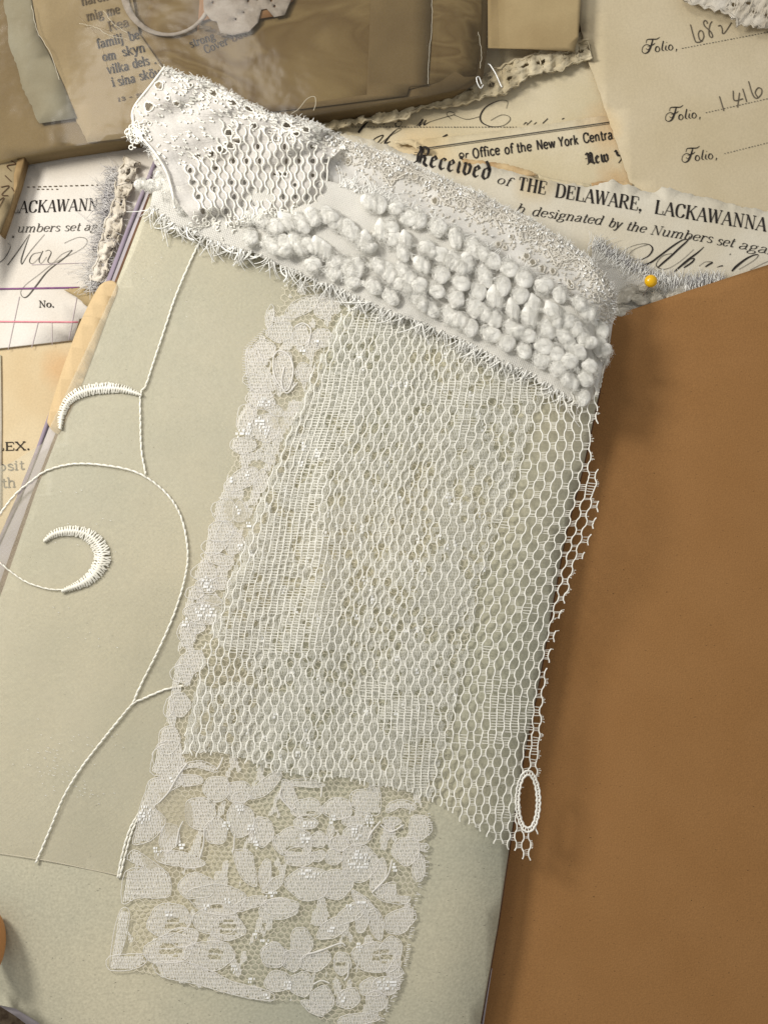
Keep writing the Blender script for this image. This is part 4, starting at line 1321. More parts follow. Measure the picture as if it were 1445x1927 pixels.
# motifs: ellipses (cx,cy,rx,ry,deg) and polygons, on the visible parts of the lace
EL = [(376, 1530, 25, 27, 0), (407, 1564, 19, 22, 5), (453, 1543, 22, 29, -12), (408, 1484, 22, 21, 0), (449, 1491, 21, 19, 0), (502, 1477, 34, 11, -42), (357, 1468, 22, 9, 0), (319, 1576, 16, 24, 15),
      (337, 1617, 43, 12, 10), (499, 1644, 9, 25, 8), (495, 1565, 17, 25, 0), (370, 1668, 31, 21, 0), (544, 1495, 11, 26, -18), (577, 1474, 30, 6, 4), (578, 1522, 26, 17, 0), (635, 1522, 25, 18, 0),
      (575, 1548, 20, 11, 0), (737, 1546, 15, 7, 0), (790, 1557, 19, 21, 0), (764, 1601, 23, 23, 0), (797, 1594, 8, 6, 0), (788, 1633, 10, 23, 5), (712, 1646, 11, 28, 18), (673, 1571, 24, 17, 0),
      (665, 1546, 20, 8, 0), (676, 1624, 30, 32, 0), (639, 1587, 15, 12, 0), (600, 1580, 13, 13, 0), (622, 1566, 5, 14, 8), (552, 1585, 33, 24, 0), (564, 1612, 25, 16, 0), (598, 1611, 14, 8, -15),
      (628, 1613, 13, 13, 30), (580, 1663, 36, 28, 0), (632, 1664, 27, 25, 0), (683, 1697, 25, 8, 42), (530, 1705, 28, 13, 0), (515, 1665, 22, 8, -38), (409, 1692, 48, 25, 5), (318, 1731, 37, 27, -15),
      (407, 1731, 38, 25, 0), (430, 1747, 28, 20, 0), (318, 1786, 42, 24, -10), (395, 1797, 42, 24, 0), (345, 1763, 26, 16, 0), (514, 1795, 20, 19, 0), (523, 1711, 32, 17, 0), (567, 1774, 18, 26, 0),
      (516, 1799, 20, 20, 0), (550, 1807, 16, 18, 0), (594, 1808, 27, 16, -20), (523, 1847, 22, 17, 0), (567, 1852, 20, 20, 0), (626, 1747, 28, 15, -28), (660, 1719, 27, 13, -30), (681, 1735, 10, 18, 10),
      (708, 1738, 11, 27, -12), (690, 1708, 26, 8, 48), (752, 1733, 28, 19, -30), (704, 1801, 36, 25, 0), (735, 1795, 18, 30, 8), (743, 1829, 13, 10, 0), (727, 1854, 22, 15, 0), (699, 1858, 20, 15, 0),
      (708, 1884, 18, 17, 20), (644, 1813, 14, 19, 0), (606, 1881, 20, 22, 0), (656, 1879, 20, 16, -28), (674, 1918, 36, 9, -5), (590, 1897, 22, 8, 30), (455, 1500, 14, 8, 0), (470, 1700, 30, 9, -18),
      (610, 577, 13, 21, 25), (508, 596, 6, 20, 8), (527, 625, 22, 16, -10), (497, 658, 18, 17, 0), (566, 631, 13, 18, 0), (605, 636, 18, 15, 0), (533, 697, 16, 31, 8), (572, 700, 14, 15, 0),
      (491, 750, 24, 17, 15), (497, 805, 26, 23, 0), (461, 786, 13, 24, 12), (458, 838, 22, 13, 0), (500, 860, 17, 7, 30), (456, 902, 31, 15, -28), (491, 907, 11, 20, 15), (422, 960, 20, 19, 0),
      (452, 963, 11, 18, 0), (385, 1077, 21, 15, 0), (389, 1102, 18, 12, 0), (416, 1098, 15, 10, 0), (366, 1116, 15, 10, 0), (383, 1154, 32, 18, 0), (352, 1191, 15, 20, 0), (360, 1247, 26, 18, -25),
      (343, 1268, 19, 15, 0), (339, 1326, 17, 20, 0), (318, 1332, 7, 16, 8), (318, 1393, 17, 24, 10), (375, 1399, 15, 14, 0), (306, 1424, 16, 18, 0), (415, 1000, 20, 17, 0), (400, 1030, 18, 12, 0),
      (440, 1022, 16, 18, 0), (410, 1052, 28, 9, 12), (395, 1130, 20, 9, 0), (480, 720, 22, 12, 35), (420, 1010, 12, 28, 20), (515, 770, 18, 8, 30), (370, 1180, 14, 10, 0)]
PO = [[(335, 1455), (346, 1439), (378, 1431), (410, 1447), (403, 1453), (373, 1444), (352, 1446)],
      [(298, 1400), (341, 1400), (335, 1452), (345, 1474), (322, 1488), (303, 1508), (291, 1519), (312, 1540), (305, 1562), (280, 1584), (250, 1588), (258, 1556), (262, 1525), (274, 1491), (282, 1468), (302, 1461), (283, 1452)],
      [(440, 1599), (472, 1603), (479, 1630), (484, 1668), (463, 1660), (449, 1640), (442, 1619)], [(240, 1617), (252, 1599), (275, 1612), (310, 1637), (321, 1653), (321, 1684), (300, 1690), (258, 1690), (230, 1700), (236, 1640), (270, 1632)],
      [(662, 1491), (690, 1484), (714, 1480), (714, 1532), (687, 1529), (660, 1518)], [(726, 1527), (733, 1511), (756, 1505), (782, 1514), (778, 1525), (756, 1519), (737, 1527)],
      [(701, 1678), (728, 1662), (744, 1662), (747, 1685), (770, 1687), (765, 1701), (728, 1698), (712, 1690)], [(228, 1711), (245, 1717), (236, 1770), (224, 1802), (208, 1818), (214, 1760)],
      [(206, 1800), (268, 1795), (276, 1811), (247, 1825), (206, 1825)], [(290, 1812), (350, 1810), (400, 1828), (440, 1848), (510, 1866), (510, 1884), (440, 1872), (370, 1852), (305, 1838)],
      [(536, 595), (547, 573), (577, 558), (612, 555), (602, 572), (583, 586), (555, 598)], [(462, 672), (478, 650), (500, 690), (522, 728), (503, 752), (475, 742)]]


def ell(cx, cy, rx, ry, deg, n=22, wob=.05, seed=0):
    a = np.linspace(0, 6.2832, n, endpoint=False)
    r = np.random.default_rng(seed + int(cx * 7 + cy))
    k = 1 + wob * np.sin(3 * a + r.uniform(0, 6)) + wob * .8 * np.sin(5 * a + r.uniform(0, 6))
    x = rx * k * np.cos(a)
    y = ry * k * np.sin(a)
    d = math.radians(deg)
    return [(cx + x_ * math.cos(d) - y_ * math.sin(d), cy + x_ * math.sin(d) + y_ * math.cos(d)) for x_, y_ in zip(x, y)]


motifs = [ell(e[0], e[1], e[2] * 1.10 + 1, e[3] * 1.10 + 1, e[4]) for e in EL] + PO
# small ladder openings in the knit
GAPS = [(595, 1536, 26, 9), (330, 1743, 20, 14), (430, 1745, 18, 15), (322, 1788, 22, 14), (405, 1795, 15, 9), (352, 1693, 17, 10), (408, 1707, 12, 6), (553, 1600, 16, 7), (555, 1578, 7, 4), (720, 1800, 20, 12), (640, 1812, 9, 5)]
SHINY = [(272, 1532, 14, 16), (673, 1566, 12, 12), (676, 1620, 20, 18), (727, 1852, 20, 10), (497, 757, 12, 9), (493, 800, 15, 12), (458, 815, 14, 7), (389, 1100, 11, 12), (388, 1152, 20, 14), (350, 1172, 9, 8),
         (580, 1645, 20, 7), (575, 1580, 10, 12), (585, 1552, 14, 5), (695, 1545, 9, 10), (322, 1466, 6, 4), (684, 1700, 12, 5), (655, 1706, 8, 3), (510, 1682, 12, 4)]


def zLace(x, y):
    x = np.asarray(x, float)
    y = np.asarray(y, float)
    z = zCov(x, y) + 0.055 + 0.018 * wav(x, y, 140, 141)
    z = z + .07 * np.exp(-((x - 604 + .06 * (y - 1000)) / 15) ** 2) * np.exp(-((y - 1010) / 190) ** 2) + .04 * np.exp(-((x - 745 + .05 * (y - 1000)) / 22) ** 2) * np.exp(-((y - 950) / 260) ** 2)
    rp = np.exp(-((y - 1740 - .15 * (x - 400)) / 95) ** 2) * np.clip((620 - x) / 200, 0, 1)
    z = z + 0.005 * rp * np.sin((y + 5 * np.sin(x / 23) - .1 * x) / 11 * 6.283)
    return z


# raster of the knit areas in lace coordinates (u across, v along)
SK = 0.16
PU, PV = 3.1, 3.0
us = np.arange(280, 1330, PU)
vs = np.arange(530, 1952, PV)
UU, VV = np.meshgrid(us, vs, indexing='ij')
Xg = UU - SK * (VV - 1000) * 1.0 - 0
Xg = UU - SK * (VV - 530)
Yg = VV + 0 * UU
K = np.zeros(UU.shape, bool)
for mo in motifs:
    a = np.array(mo)
    bb = (Xg > a[:, 0].min() - 2) & (Xg < a[:, 0].max() + 2) & (Yg > a[:, 1].min() - 2) & (Yg < a[:, 1].max() + 2)
    K[bb] |= inside(Xg[bb], Yg[bb], mo)
inM = inside(Xg, Yg, MESH) & inside(Xg, Yg, LACE)
fld = np.ones(UU.shape, bool)
rr = np.random.default_rng(150)
for i in range(430):
    cx, cy = rr.uniform(360, 1010), rr.uniform(580, 1480)
    if rr.random() < .45:
        n_, st2 = rr.integers(2, 5), 11
    else:
        n_, st2 = 1, 0
    for j in range(n_):
        ax_, ay_ = cx + rr.normal(0, st2), cy + rr.normal(0, st2)
        rx, ry = rr.uniform(4, 8), rr.uniform(4, 9)
        fld &= ((Xg - ax_) / rx) ** 2 + ((Yg - ay_) / ry) ** 2 > 1
big = wav(Xg, Yg, 210, 151) + .4 * wav(Xg, Yg, 80, 152)
fld &= big > -1.15
K |= (inM & fld)
extra = (wav(Xg * 1.0, Yg * .55, 46, 155) + .5 * wav(Xg, Yg, 24, 156) > .62) & ~inM
K |= extra & (wav(Xg, Yg, 150, 157) > -.5)
K |= (wav(Xg, Yg * .7, 34, 158) > .25) & ~inM & (Yg < 1430) & (Xg < np.interp(Yg, [p[1] for p in MESH_L], [p[0] for p in MESH_L]) - 2)
K &= inside(Xg, Yg, LACE)
gap = np.zeros(UU.shape, bool)
for (cx, cy, rx, ry) in GAPS:
    gap |= ((Xg - cx) / rx) ** 2 + ((Yg - cy) / ry) ** 2 < 1
rowid = np.arange(len(vs))[None, :] + (np.arange(len(us))[:, None] // 9) % 2
gapm = gap & ((rowid % 4) < 2)
Kc = K & ~gapm

jx = 0.45 * np.where((np.arange(len(vs)) % 2)[None, :] == 0, 1, -1) + .35 * rr.normal(size=K.shape)
Xj = Xg + jx
Yj = Yg + .3 * rr.normal(size=K.shape)
Zj = zLace(Xj, Yj) + .006 * rr.random(K.shape)
PT = P(Xj, Yj, Zj)
lt = thing('floral_lace_strip', 'long white floral lace strip with petals on hexagonal net, reaching the bottom of the cover', 'lace', origin(500, 1700, 1.0))


def col_row(mask, sel):
    c = mask[:, :-1] & mask[:, 1:] & sel[:, :-1]
    ci, ri = np.nonzero(c)
    A1, B1 = PT[ci, ri], PT[ci, ri + 1]
    r_ = mask[:-1] & mask[1:] & sel[:-1]
    r_[:, 1::2] = False
    ci, ri = np.nonzero(r_)
    A2, B2 = PT[ci, ri], PT[ci + 1, ri]
    return join([ribs(A1, B1, np.random.default_rng(5).uniform(.0072, .0102, len(A1))), ribs(A2 - [0, 0, .003], B2 - [0, 0, .003], .0042)])


vis = ~inside(Xg, Yg, MESH)
obj('petal_knit', col_row(Kc, vis), 'knit', lt, kind='stuff')
obj('knit_under_mesh', col_row(Kc, ~vis), 'knit_dim', lt, kind='stuff')
# short white threads added as glints on the lace knit
A = []
B = []
sh = list(SHINY)
for i in range(26):
    sh.append((rr.uniform(250, 780), rr.uniform(1480, 1900), rr.uniform(5, 9), rr.uniform(4, 8)))
for i in range(90):
    sh.append((rr.uniform(430, 920), rr.uniform(640, 1440), 4.5, 7))
for (cx, cy, rx, ry) in sh:
    for k in range(int(rx * ry * .16) + 3):
        a_, b_ = rr.uniform(0, 6.283), math.sqrt(rr.random())
        x, y = cx + rx * b_ * math.cos(a_), round((cy + ry * b_ * math.sin(a_)) / 6) * 6.0
        if not inside(np.array([x]), np.array([y]), LACE)[0]:
            continue
        A.append((x, y - 2.2))
        B.append((x - .5, y + 2.2))
A = np.array(A)
B = np.array(B)
obj('lace_glints', ribs(P(A[:, 0], A[:, 1], zLace(A[:, 0], A[:, 1]) + .018), P(B[:, 0], B[:, 1], zLace(B[:, 0], B[:, 1]) + .018), .0095), 'glint', lt, kind='stuff')
# hexagonal net
W = 12.2
H = W * 0.80
ea = []
eb = []
for j in range(-2, int(1450 / H) + 2):
    y = 530 + j * H
    for i in range(int(1000 / W) + 2):
        x = 200 + i * W + (W / 2 if j % 2 else 0)
        # cell centre; draw upper-left, upper-right and left edges
        p0 = (x - W / 2, y - H * .22)
        p1 = (x, y - H * .60)
        p2 = (x + W / 2, y - H * .22)
        p3 = (x - W / 2, y + H * .38)
        ea += [p0, p1, p0]
        eb += [p1, p2, p3]
ea = np.array(ea)
eb = np.array(eb)


def warp(p):
    x, y = p[:, 0], p[:, 1]
    n1 = 3.2 * wav(x, y, 70, 161) + 1.2 * wav(x, y, 22, 163)
    n2 = 3.2 * wav(x, y, 70, 162) + 1.2 * wav(x, y, 22, 164)
    return np.stack([x + n1 + .03 * y, y + n2 - .02 * x], -1)


ea = warp(ea)
eb = warp(eb)
mid = (ea + eb) / 2
kp = inside(ea[:, 0], ea[:, 1], LACE) & inside(eb[:, 0], eb[:, 1], LACE)
# skip net under knit
iu = np.clip(np.round((mid[:, 0] + SK * (mid[:, 1] - 530) - us[0]) / PU).astype(int), 0, len(us) - 1)
iv = np.clip(np.round((mid[:, 1] - vs[0]) / PV).astype(int), 0, len(vs) - 1)
kp &= ~(K[iu, iv] & inside(mid[:, 0], mid[:, 1], MESH))
ea, eb = ea[kp], eb[kp]
obj('net_ground', ribs(P(ea[:, 0], ea[:, 1], zLace(ea[:, 0], ea[:, 1])), P(eb[:, 0], eb[:, 1], zLace(eb[:, 0], eb[:, 1])), .0062), 'net', lt, kind='stuff')
# outline cords round the petals
parts = []
for mo in motifs:
    a = smooth(mo, 3, True)
    a = np.vstack([a, a[:1]])
    ins = inside(a[:, 0], a[:, 1], LACE)
    if ins.mean() < .5:
        continue
    a = resample(a, 3.2)
    a = a + rr.normal(0, .35, a.shape)
    parts.append(tube(P(a[:, 0], a[:, 1], zLace(a[:, 0], a[:, 1]) + .006), .0075, 4))
for p_ in ([(352, 1437), (335, 1460), (318, 1490), (300, 1510)], [(420, 1425), (414, 1440), (408, 1448)], [(385, 1560), (383, 1590), (376, 1615)], [(442, 1570), (440, 1600)], [(345, 1545), (338, 1560), (332, 1590)],
           [(716, 1545), (700, 1565), (692, 1580)], [(738, 1618), (728, 1650), (700, 1680)], [(716, 1552), (735, 1565), (760, 1552)], [(606, 1480), (604, 1500)], [(530, 1483), (528, 1500), (550, 1525)],
           [(576, 1796), (600, 1790), (640, 1775), (650, 1780)], [(590, 1852), (605, 1845), (620, 1850)], [(656, 1812), (655, 1835), (648, 1845)], [(535, 690), (530, 720), (540, 740), (560, 720)],
           [(555, 615), (570, 608), (585, 620), (580, 650)], [(515, 670), (525, 660), (545, 670), (552, 700), (540, 735), (520, 715), (514, 690), (515, 670)]):
    a = resample(smooth(p_, 8), 3)
    parts.append(tube(P(a[:, 0], a[:, 1], zLace(a[:, 0], a[:, 1]) + .014), .014, 5))
obj('petal_cords', join(parts), 'knit', lt, kind='stuff')
# picots along the scalloped left top edge and frayed cut ends along the right edge
A = []
B = []
pe = resample(np.array([(500, 622), (480, 640), (464, 656), (461, 680), (463, 706), (471, 735)], float), 5)
for q in pe:
    A.append((q[0] + 3, q[1]))
    B.append((q[0] - 5, q[1] - 1.5))
re_ = resample(np.array(LACE_R[:13][::-1], float), 4)
for q in re_:
    if rr.random() < .7:
        A.append((q[0] - 2, q[1]))
        B.append((q[0] + rr.uniform(2, 7), q[1] + rr.normal(0, 1.5)))
A, B = np.array(A), np.array(B)
obj('picot_ends', segs(P(A[:, 0], A[:, 1], zLace(A[:, 0], A[:, 1]) + .01), P(B[:, 0], B[:, 1], zLace(B[:, 0], B[:, 1]) + .01), .010), 'knit', lt, kind='stuff')

# ================================================================== WAVY MESH LACE
mt = thing('wavy_mesh_lace', 'rectangle of open white net lace with wavy vertical threads, overhanging onto the kraft page', 'lace', origin(800, 1100, 1.1))


def zMesh(x, y):
    x = np.asarray(x, float)
    y = np.asarray(y, float)
    xr = np.interp(y, [p[1] for p in rightE], [p[0] for p in rightE])
    base = np.where(x < xr - 60, zCov(x, y), 0)
    base = np.maximum(zCov(np.minimum(x, xr - 60), y), .98)
    lift = 0.34 * np.exp(-((x - 1120) / 100) ** 2 - ((y - 900) / 190) ** 2) + 0.03 * np.sin(x / 31 + y / 160) * np.clip((y - 620) / 200, 0, 1)
    base = base + .10 * np.exp(-((x - 606 + .06 * (y - 1000)) / 16) ** 2) * np.exp(-((y - 1010) / 190) ** 2) + .05 * np.exp(-((x - 745 + .05 * (y - 1000)) / 24) ** 2) * np.exp(-((y - 950) / 260) ** 2)
    return base + 0.14 + 0.035 * wav(x, y, 170, 171) + 0.012 * wav(x, y, 60, 172) + lift - .10 * np.clip((x - 640) / 300, 0, 1) * np.clip((y - 1450) / 120, 0, 1)


yk = [560, 700, 800, 900, 1000, 1100, 1200, 1300, 1400, 1500, 1620]
Lc = np.interp(np.arange(560, 1625), yk, [664, 632, 606, 581, 559, 540, 524, 511, 502, 496, 490])
Mc = np.interp(np.arange(560, 1625), yk, [905, 872, 850, 830, 812, 794, 784, 776, 770, 766, 762])
Rc = np.interp(np.arange(560, 1625), yk, [1112, 1120, 1124, 1120, 1100, 1066, 1040, 1022, 1010, 1000, 996])
ker = np.ones(60) / 60
sm = lambda a: np.convolve(np.pad(a, 30, mode='edge'), ker, 'same')[30:-30]
Lc, Mc, Rc = sm(Lc), sm(Mc), sm(Rc)
yy = np.arange(560, 1625)
NL = 21
NR = 18


def xthread(i, y):
    l, m_, r_ = np.interp(y, yy, Lc), np.interp(y, yy, Mc), np.interp(y, yy, Rc)
    if i <= NL:
        # blend so that spacing changes smoothly through the middle
        return l + (m_ - l) * (i / NL)
    return m_ + (r_ - m_) * ((i - NL) / NR)


PATCH = [(640, 720, 46, 34, 1), (615, 780, 48, 60, 1), (585, 850, 50, 55, 1), (560, 925, 50, 45, 1), (540, 1010, 62, 52, 1), (585, 1035, 60, 34, 1), (500, 1100, 62, 60, 1), (575, 1140, 60, 60, 1),
         (530, 1200, 100, 32, 1), (455, 1190, 50, 45, 1), (700, 612, 42, 26, 1), (860, 740, 62, 26, 1), (960, 735, 56, 26, .9), (870, 800, 22, 40, .8), (975, 880, 14, 14, .7), (760, 1345, 60, 42, 1),
         (785, 1430, 38, 60, 1), (700, 1300, 40, 20, .9), (955, 1340, 60, 46, .9), (930, 1290, 40, 20, .7), (880, 1390, 90, 12, .7), (1000, 1410, 26, 30, .8), (985, 1150, 12, 12, .7), (910, 1226, 12, 12, .7),
         (935, 985, 12, 12, .8), (1110, 820, 16, 22, .9), (1100, 905, 10, 12, .6), (1110, 925, 20, 12, .8), (940, 1530, 20, 24, .5)]


def patch(x, y):
    f = np.zeros(np.shape(x))
    for (cx, cy, rx, ry, a_) in PATCH:
        d = ((x - cx) / rx) ** 2 + ((y - cy) / ry) ** 2
        f = np.maximum(f, a_ * np.clip(1.6 - 1.4 * d, 0, 1))
    return f


EYE = [(993 + 17 * math.cos(a), 1508 + 50 * math.sin(a)) for a in np.linspace(0, 6.283, 40, endpoint=False)]
PER = 34.0
ys = np.arange(566, 1622, 2.6)
TH = {}
rt = np.random.default_rng(180)
for i in range(-22, NL + NR + 2):
    x0 = xthread(i, ys)
    pf = patch(x0, ys)
    jit = rt.uniform(-.25, .25)
    ph = 2 * math.pi * ys / PER + math.pi * i + .8 * wav(x0, ys, 260, 181) + jit * 1.2
    wsh = np.sin(ph)
    wsh = np.tanh(1.5 * wsh) / math.tanh(1.5)
    sp = np.abs(xthread(i + 1, ys) - x0)
    amp = .17 * np.clip(sp, 7, 14) * (1 - .88 * pf) * (1 + .12 * wav(x0, ys, 90, 182))
    x = x0 + amp * wsh + .5 * wav(x0, ys, 40, 183 + i % 3) + 2.6 * wav(x0 * .6, ys, 190, 190) + .6 * wav(x0, ys, 70, 192)
    TH[i] = (x, pf)
parts = []
act = {}
for i, (x, pf) in TH.items():
    ok = inside(x, ys, MESH) & ~inside(x, ys, EYE)
    # ragged ends
    act[i] = ok
    z = zMesh(x, ys) + .012 * np.sin(ys / 5 + i)
    run = None
    idx = np.nonzero(ok)[0]
    if len(idx) < 4:
        continue
    br = np.split(idx, np.nonzero(np.diff(idx) > 1)[0] + 1)
    for b in br:
        if len(b) < 4:
            continue
        e = min(len(ys) - 1, b[-1] + rt.integers(0, 4))
        b = np.arange(b[0], e + 1)
        rr_ = .0165 * (1 + .10 * np.sin(ys[b] * 1.7)) * (1 - .12 * pf[b])
        parts.append(tube(P(x[b], ys[b], z[b]), rr_ * .74, 5))
obj('wavy_threads', join(parts), 'mesh_thread', mt, kind='stuff')
A = []
B = []
R = []
spm = {}
for i in list(TH)[:-1]:
    xa, pa = TH[i]
    xb, pb = TH[i + 1]
    ok = act[i] & act[i + 1]
    d = xb - xa
    if i not in spm:
        spm[i] = np.median(d)
    sl = np.convolve(np.pad(d, 13, mode='edge'), np.ones(27) / 27, 'same')[13:-13]
    for k in np.nonzero(ok)[0]:
        inp = pa[k] > .35
        if inp:
            if rt.random() < .80 and (k % 2 == 0):
                A.append((xa[k], ys[k] + rt.normal(0, .5)))
                B.append((xb[k], ys[k] + rt.normal(0, .5) + .08 * d[k]))
                R.append(.0078)
        elif d[k] < sl[k] - .9:
            if rt.random() < .7:
                A.append((xa[k], ys[k]))
                B.append((xb[k], ys[k] + rt.normal(0, 1.0)))
                R.append(.0052)
# stubs at the cut right edge
for i in range(NL + NR - 4, NL + NR + 1):
    xa, _ = TH[i]
    ok = act[i] & ~act.get(i + 1, np.zeros(len(ys), bool))
    for k in np.nonzero(ok)[0]:
        if math.sin(2 * math.pi * ys[k] / PER + math.pi * i) > .2:
            A.append((xa[k], ys[k]))
            B.append((xa[k] + rt.uniform(3, 7), ys[k] + rt.normal(0, 1)))
            R.append(.0075)
A, B, R = np.array(A), np.array(B), np.array(R)
obj('cross_threads', ribs(P(A[:, 0], A[:, 1], zMesh(A[:, 0], A[:, 1])), P(B[:, 0], B[:, 1], zMesh(B[:, 0], B[:, 1])), R), 'rung', mt, kind='stuff')
# ladder-edged eyelet near the bottom right
e1 = resample(np.vstack([smooth(EYE, 3, True), [EYE[0]]]), 2.5)
cx, cy = 993, 1508
parts = []
for k, rad in ((1.0, .02), (1.35, .017)):
    q = (e1 - (cx, cy)) * (k, 1 + (k - 1) * .45) + (cx, cy)
    q = q + np.stack([.8 * np.sin(np.arange(len(q)) * 1.4), .0 * q[:, 0]], -1)
    parts.append(tube(P(q[:, 0], q[:, 1], zMesh(q[:, 0], q[:, 1]) + .02), rad, 5))
qa = e1[::2]
qb = (e1[::2] - (cx, cy)) * (1.35, 1.16) + (cx, cy)
parts.append(segs(P(qa[:, 0], qa[:, 1], zMesh(qa[:, 0], qa[:, 1]) + .02), P(qb[:, 0], qb[:, 1], zMesh(qb[:, 0], qb[:, 1]) + .02), .011, 4))
obj('eyelet_slot', join(parts), 'mesh_thread', mt)

# ================================================================== BOUCLE HEADER STRIP
bt = thing('boucle_cloth_strip', 'white woven strip with rows of boucle knots and frayed edges above the laces', 'fabric strip', origin(800, 540, 1.3))
LOW = [(282, 392), (300, 402), (330, 432), (352, 430), (392, 455), (440, 470), (480, 480), (540, 508), (600, 532), (650, 552), (700, 578), (760, 600), (820, 622), (880, 650), (940, 682), (1000, 708), (1050, 742), (1092, 766)]
UPP = [(1118, 750), (1132, 700), (1140, 650), (1132, 612), (1060, 566), (1000, 535), (940, 500), (880, 465), (820, 432), (760, 400), (700, 368), (640, 345), (560, 330), (430, 330), (320, 320), (290, 350)]


def dist_low(x, y):
    yl = np.interp(x, [p[0] for p in LOW], [p[1] for p in LOW])
    return yl - y


def zH(x, y):
    x = np.asarray(x, float)
    y = np.asarray(y, float)
    d = np.clip(dist_low(x, y), 0, 200)
    z = 1.24 + 0.16 * (1 - np.exp(-d / 45)) + 0.03 * wav(x, y, 120, 191)
    z = z - 0.45 * np.clip((x - 1090) / 50, 0, 1) ** 2
    z = z - .04 * np.abs(np.sin(d / 38 * math.pi)) ** .5 * 0
    return z


sheet('woven_ground', torn(LOW, 4, 2.2, 193) + UPP, zH, 12, 'weave', bt, 0.02)


def fringe(path, n, length, down, zf, seed, r=.0105, droop=.2, spread=.45):
    rr = np.random.default_rng(seed)
    c = resample(np.array(path, float), 2)
    d = np.gradient(c, axis=0)
    nn = np.stack([-d[:, 1], d[:, 0]], -1)
    nn /= np.linalg.norm(nn, axis=1)[:, None]
    if (nn[len(nn) // 2, 1] > 0) != down:
        nn = -nn
    tt = d / np.linalg.norm(d, axis=1)[:, None]
    parts = []
    for i in range(n):
        k = rr.integers(0, len(c))
        a = c[k] - nn[k] * rr.uniform(0, 8)
        clump = .5 * math.sin(k * .21) + .4 * math.sin(k * .47 + 1)
        L = length * rr.uniform(.45, 1.25) * (1 + .35 * clump)
        u = np.linspace(0, 1, 7)[:, None]
        dr = nn[k] + tt[k] * (rr.normal(0, spread) + .3 * clump)
        side = tt[k] * rr.normal(0, .5)
        q = a + dr * L * u + side * L * u ** 2.2
        z = zf(a[0:1], a[1:2])[0] + .02 - droop * u[:, 0] ** 1.3 + .03 * rr.normal() * np.sin(u[:, 0] * 3)
        parts.append(tube(P(q[:, 0], q[:, 1], z), np.linspace(r, r * .6, 7) * rr.uniform(.7, 1.2), 4))
    return join(parts)


obj('lower_fringe', fringe(LOW, 400, 25, True, zH, 194, .0115), 'fringe', bt, kind='stuff')
UE = [(640, 345), (700, 366), (760, 398), (820, 430), (880, 462), (940, 497), (1000, 532), (1060, 565)]
obj('upper_fringe', fringe(UE, 280, 24, False, zH, 195, .0105, -.02, .3), 'fringe', bt, kind='stuff')
loop = [smooth(p_, 8) for p_ in ([(402, 432), (410, 455), (428, 472), (450, 476), (470, 462)], [(412, 435), (420, 455), (450, 462)], [(445, 440), (452, 465), (442, 490)],
                                 [(350, 420), (354, 445), (366, 452)], [(536, 500), (540, 520), (534, 530)], [(528, 492), (530, 512), (540, 522)], [(465, 478), (478, 484), (488, 478)])]
obj('loose_loops', join([tube(P(q[:, 0], q[:, 1], 1.22), .016, 5) for q in loop]), 'fringe', bt)
ROWS = [
    [(700, 383), (712, 388), (745, 394), (790, 414), (822, 432), (856, 447), (890, 466), (926, 490), (958, 506), (984, 524), (1021, 540), (1055, 553), (1086, 573), (1108, 592), (1130, 622)],
    [(735, 430), (740, 452), (766, 460), (800, 469), (837, 484), (875, 500), (912, 517), (945, 537), (977, 555), (1003, 578), (1038, 592), (1065, 605), (1096, 632), (1125, 652), (1136, 675)],
    [(470, 412), (520, 425), (568, 418), (611, 404), (650, 430), (684, 455), (720, 440), (795, 500), (830, 517), (868, 530), (900, 548), (931, 566), (967, 585), (997, 602), (1028, 617), (1054, 631), (1086, 662), (1105, 690)],
    [(590, 500), (628, 514), (664, 528), (702, 540), (735, 558)],
    [(756, 508), (786, 540), (822, 549), (858, 563), (892, 578), (931, 597), (960, 617), (989, 629), (1018, 646), (1043, 665), (1072, 684), (1100, 712)],
    [(470, 448), (508, 462), (553, 456), (597, 466), (631, 490), (674, 500), (713, 503), (752, 532), (786, 558), (815, 578), (844, 592), (883, 617), (919, 629), (950, 646), (984, 658), (1018, 677), (1047, 692), (1074, 724), (1098, 748)],
]
rk = np.random.default_rng(200)
kk = 0
for row in ROWS:
    q = resample(smooth(row, 6), 3)
    k_ = np.arange(len(q))
    q = q + np.stack([1.5 * np.sin(k_ * .9), 1.5 * np.cos(k_ * .7)], -1)
    obj('boucle_yarn', tube(P(q[:, 0], q[:, 1], zH(q[:, 0], q[:, 1]) + .02), .045 + .012 * np.sin(k_ * .8), 8), 'wool', bt)
    obj('yarn_fuzz', fringe([tuple(v) for v in q[::6]], 160, 9, True, lambda x, y: zH(x, y) + .08, 300 + len(row), .0045, .0, .9), 'fringe', bt, kind='stuff')
def densify(row, gap=41):
    out = [row[0]]
    for a, b in zip(row[:-1], row[1:]):
        if math.hypot(b[0] - a[0], b[1] - a[1]) > gap:
            out.append(((a[0] + b[0]) / 2, (a[1] + b[1]) / 2))
        out.append(b)
    return out


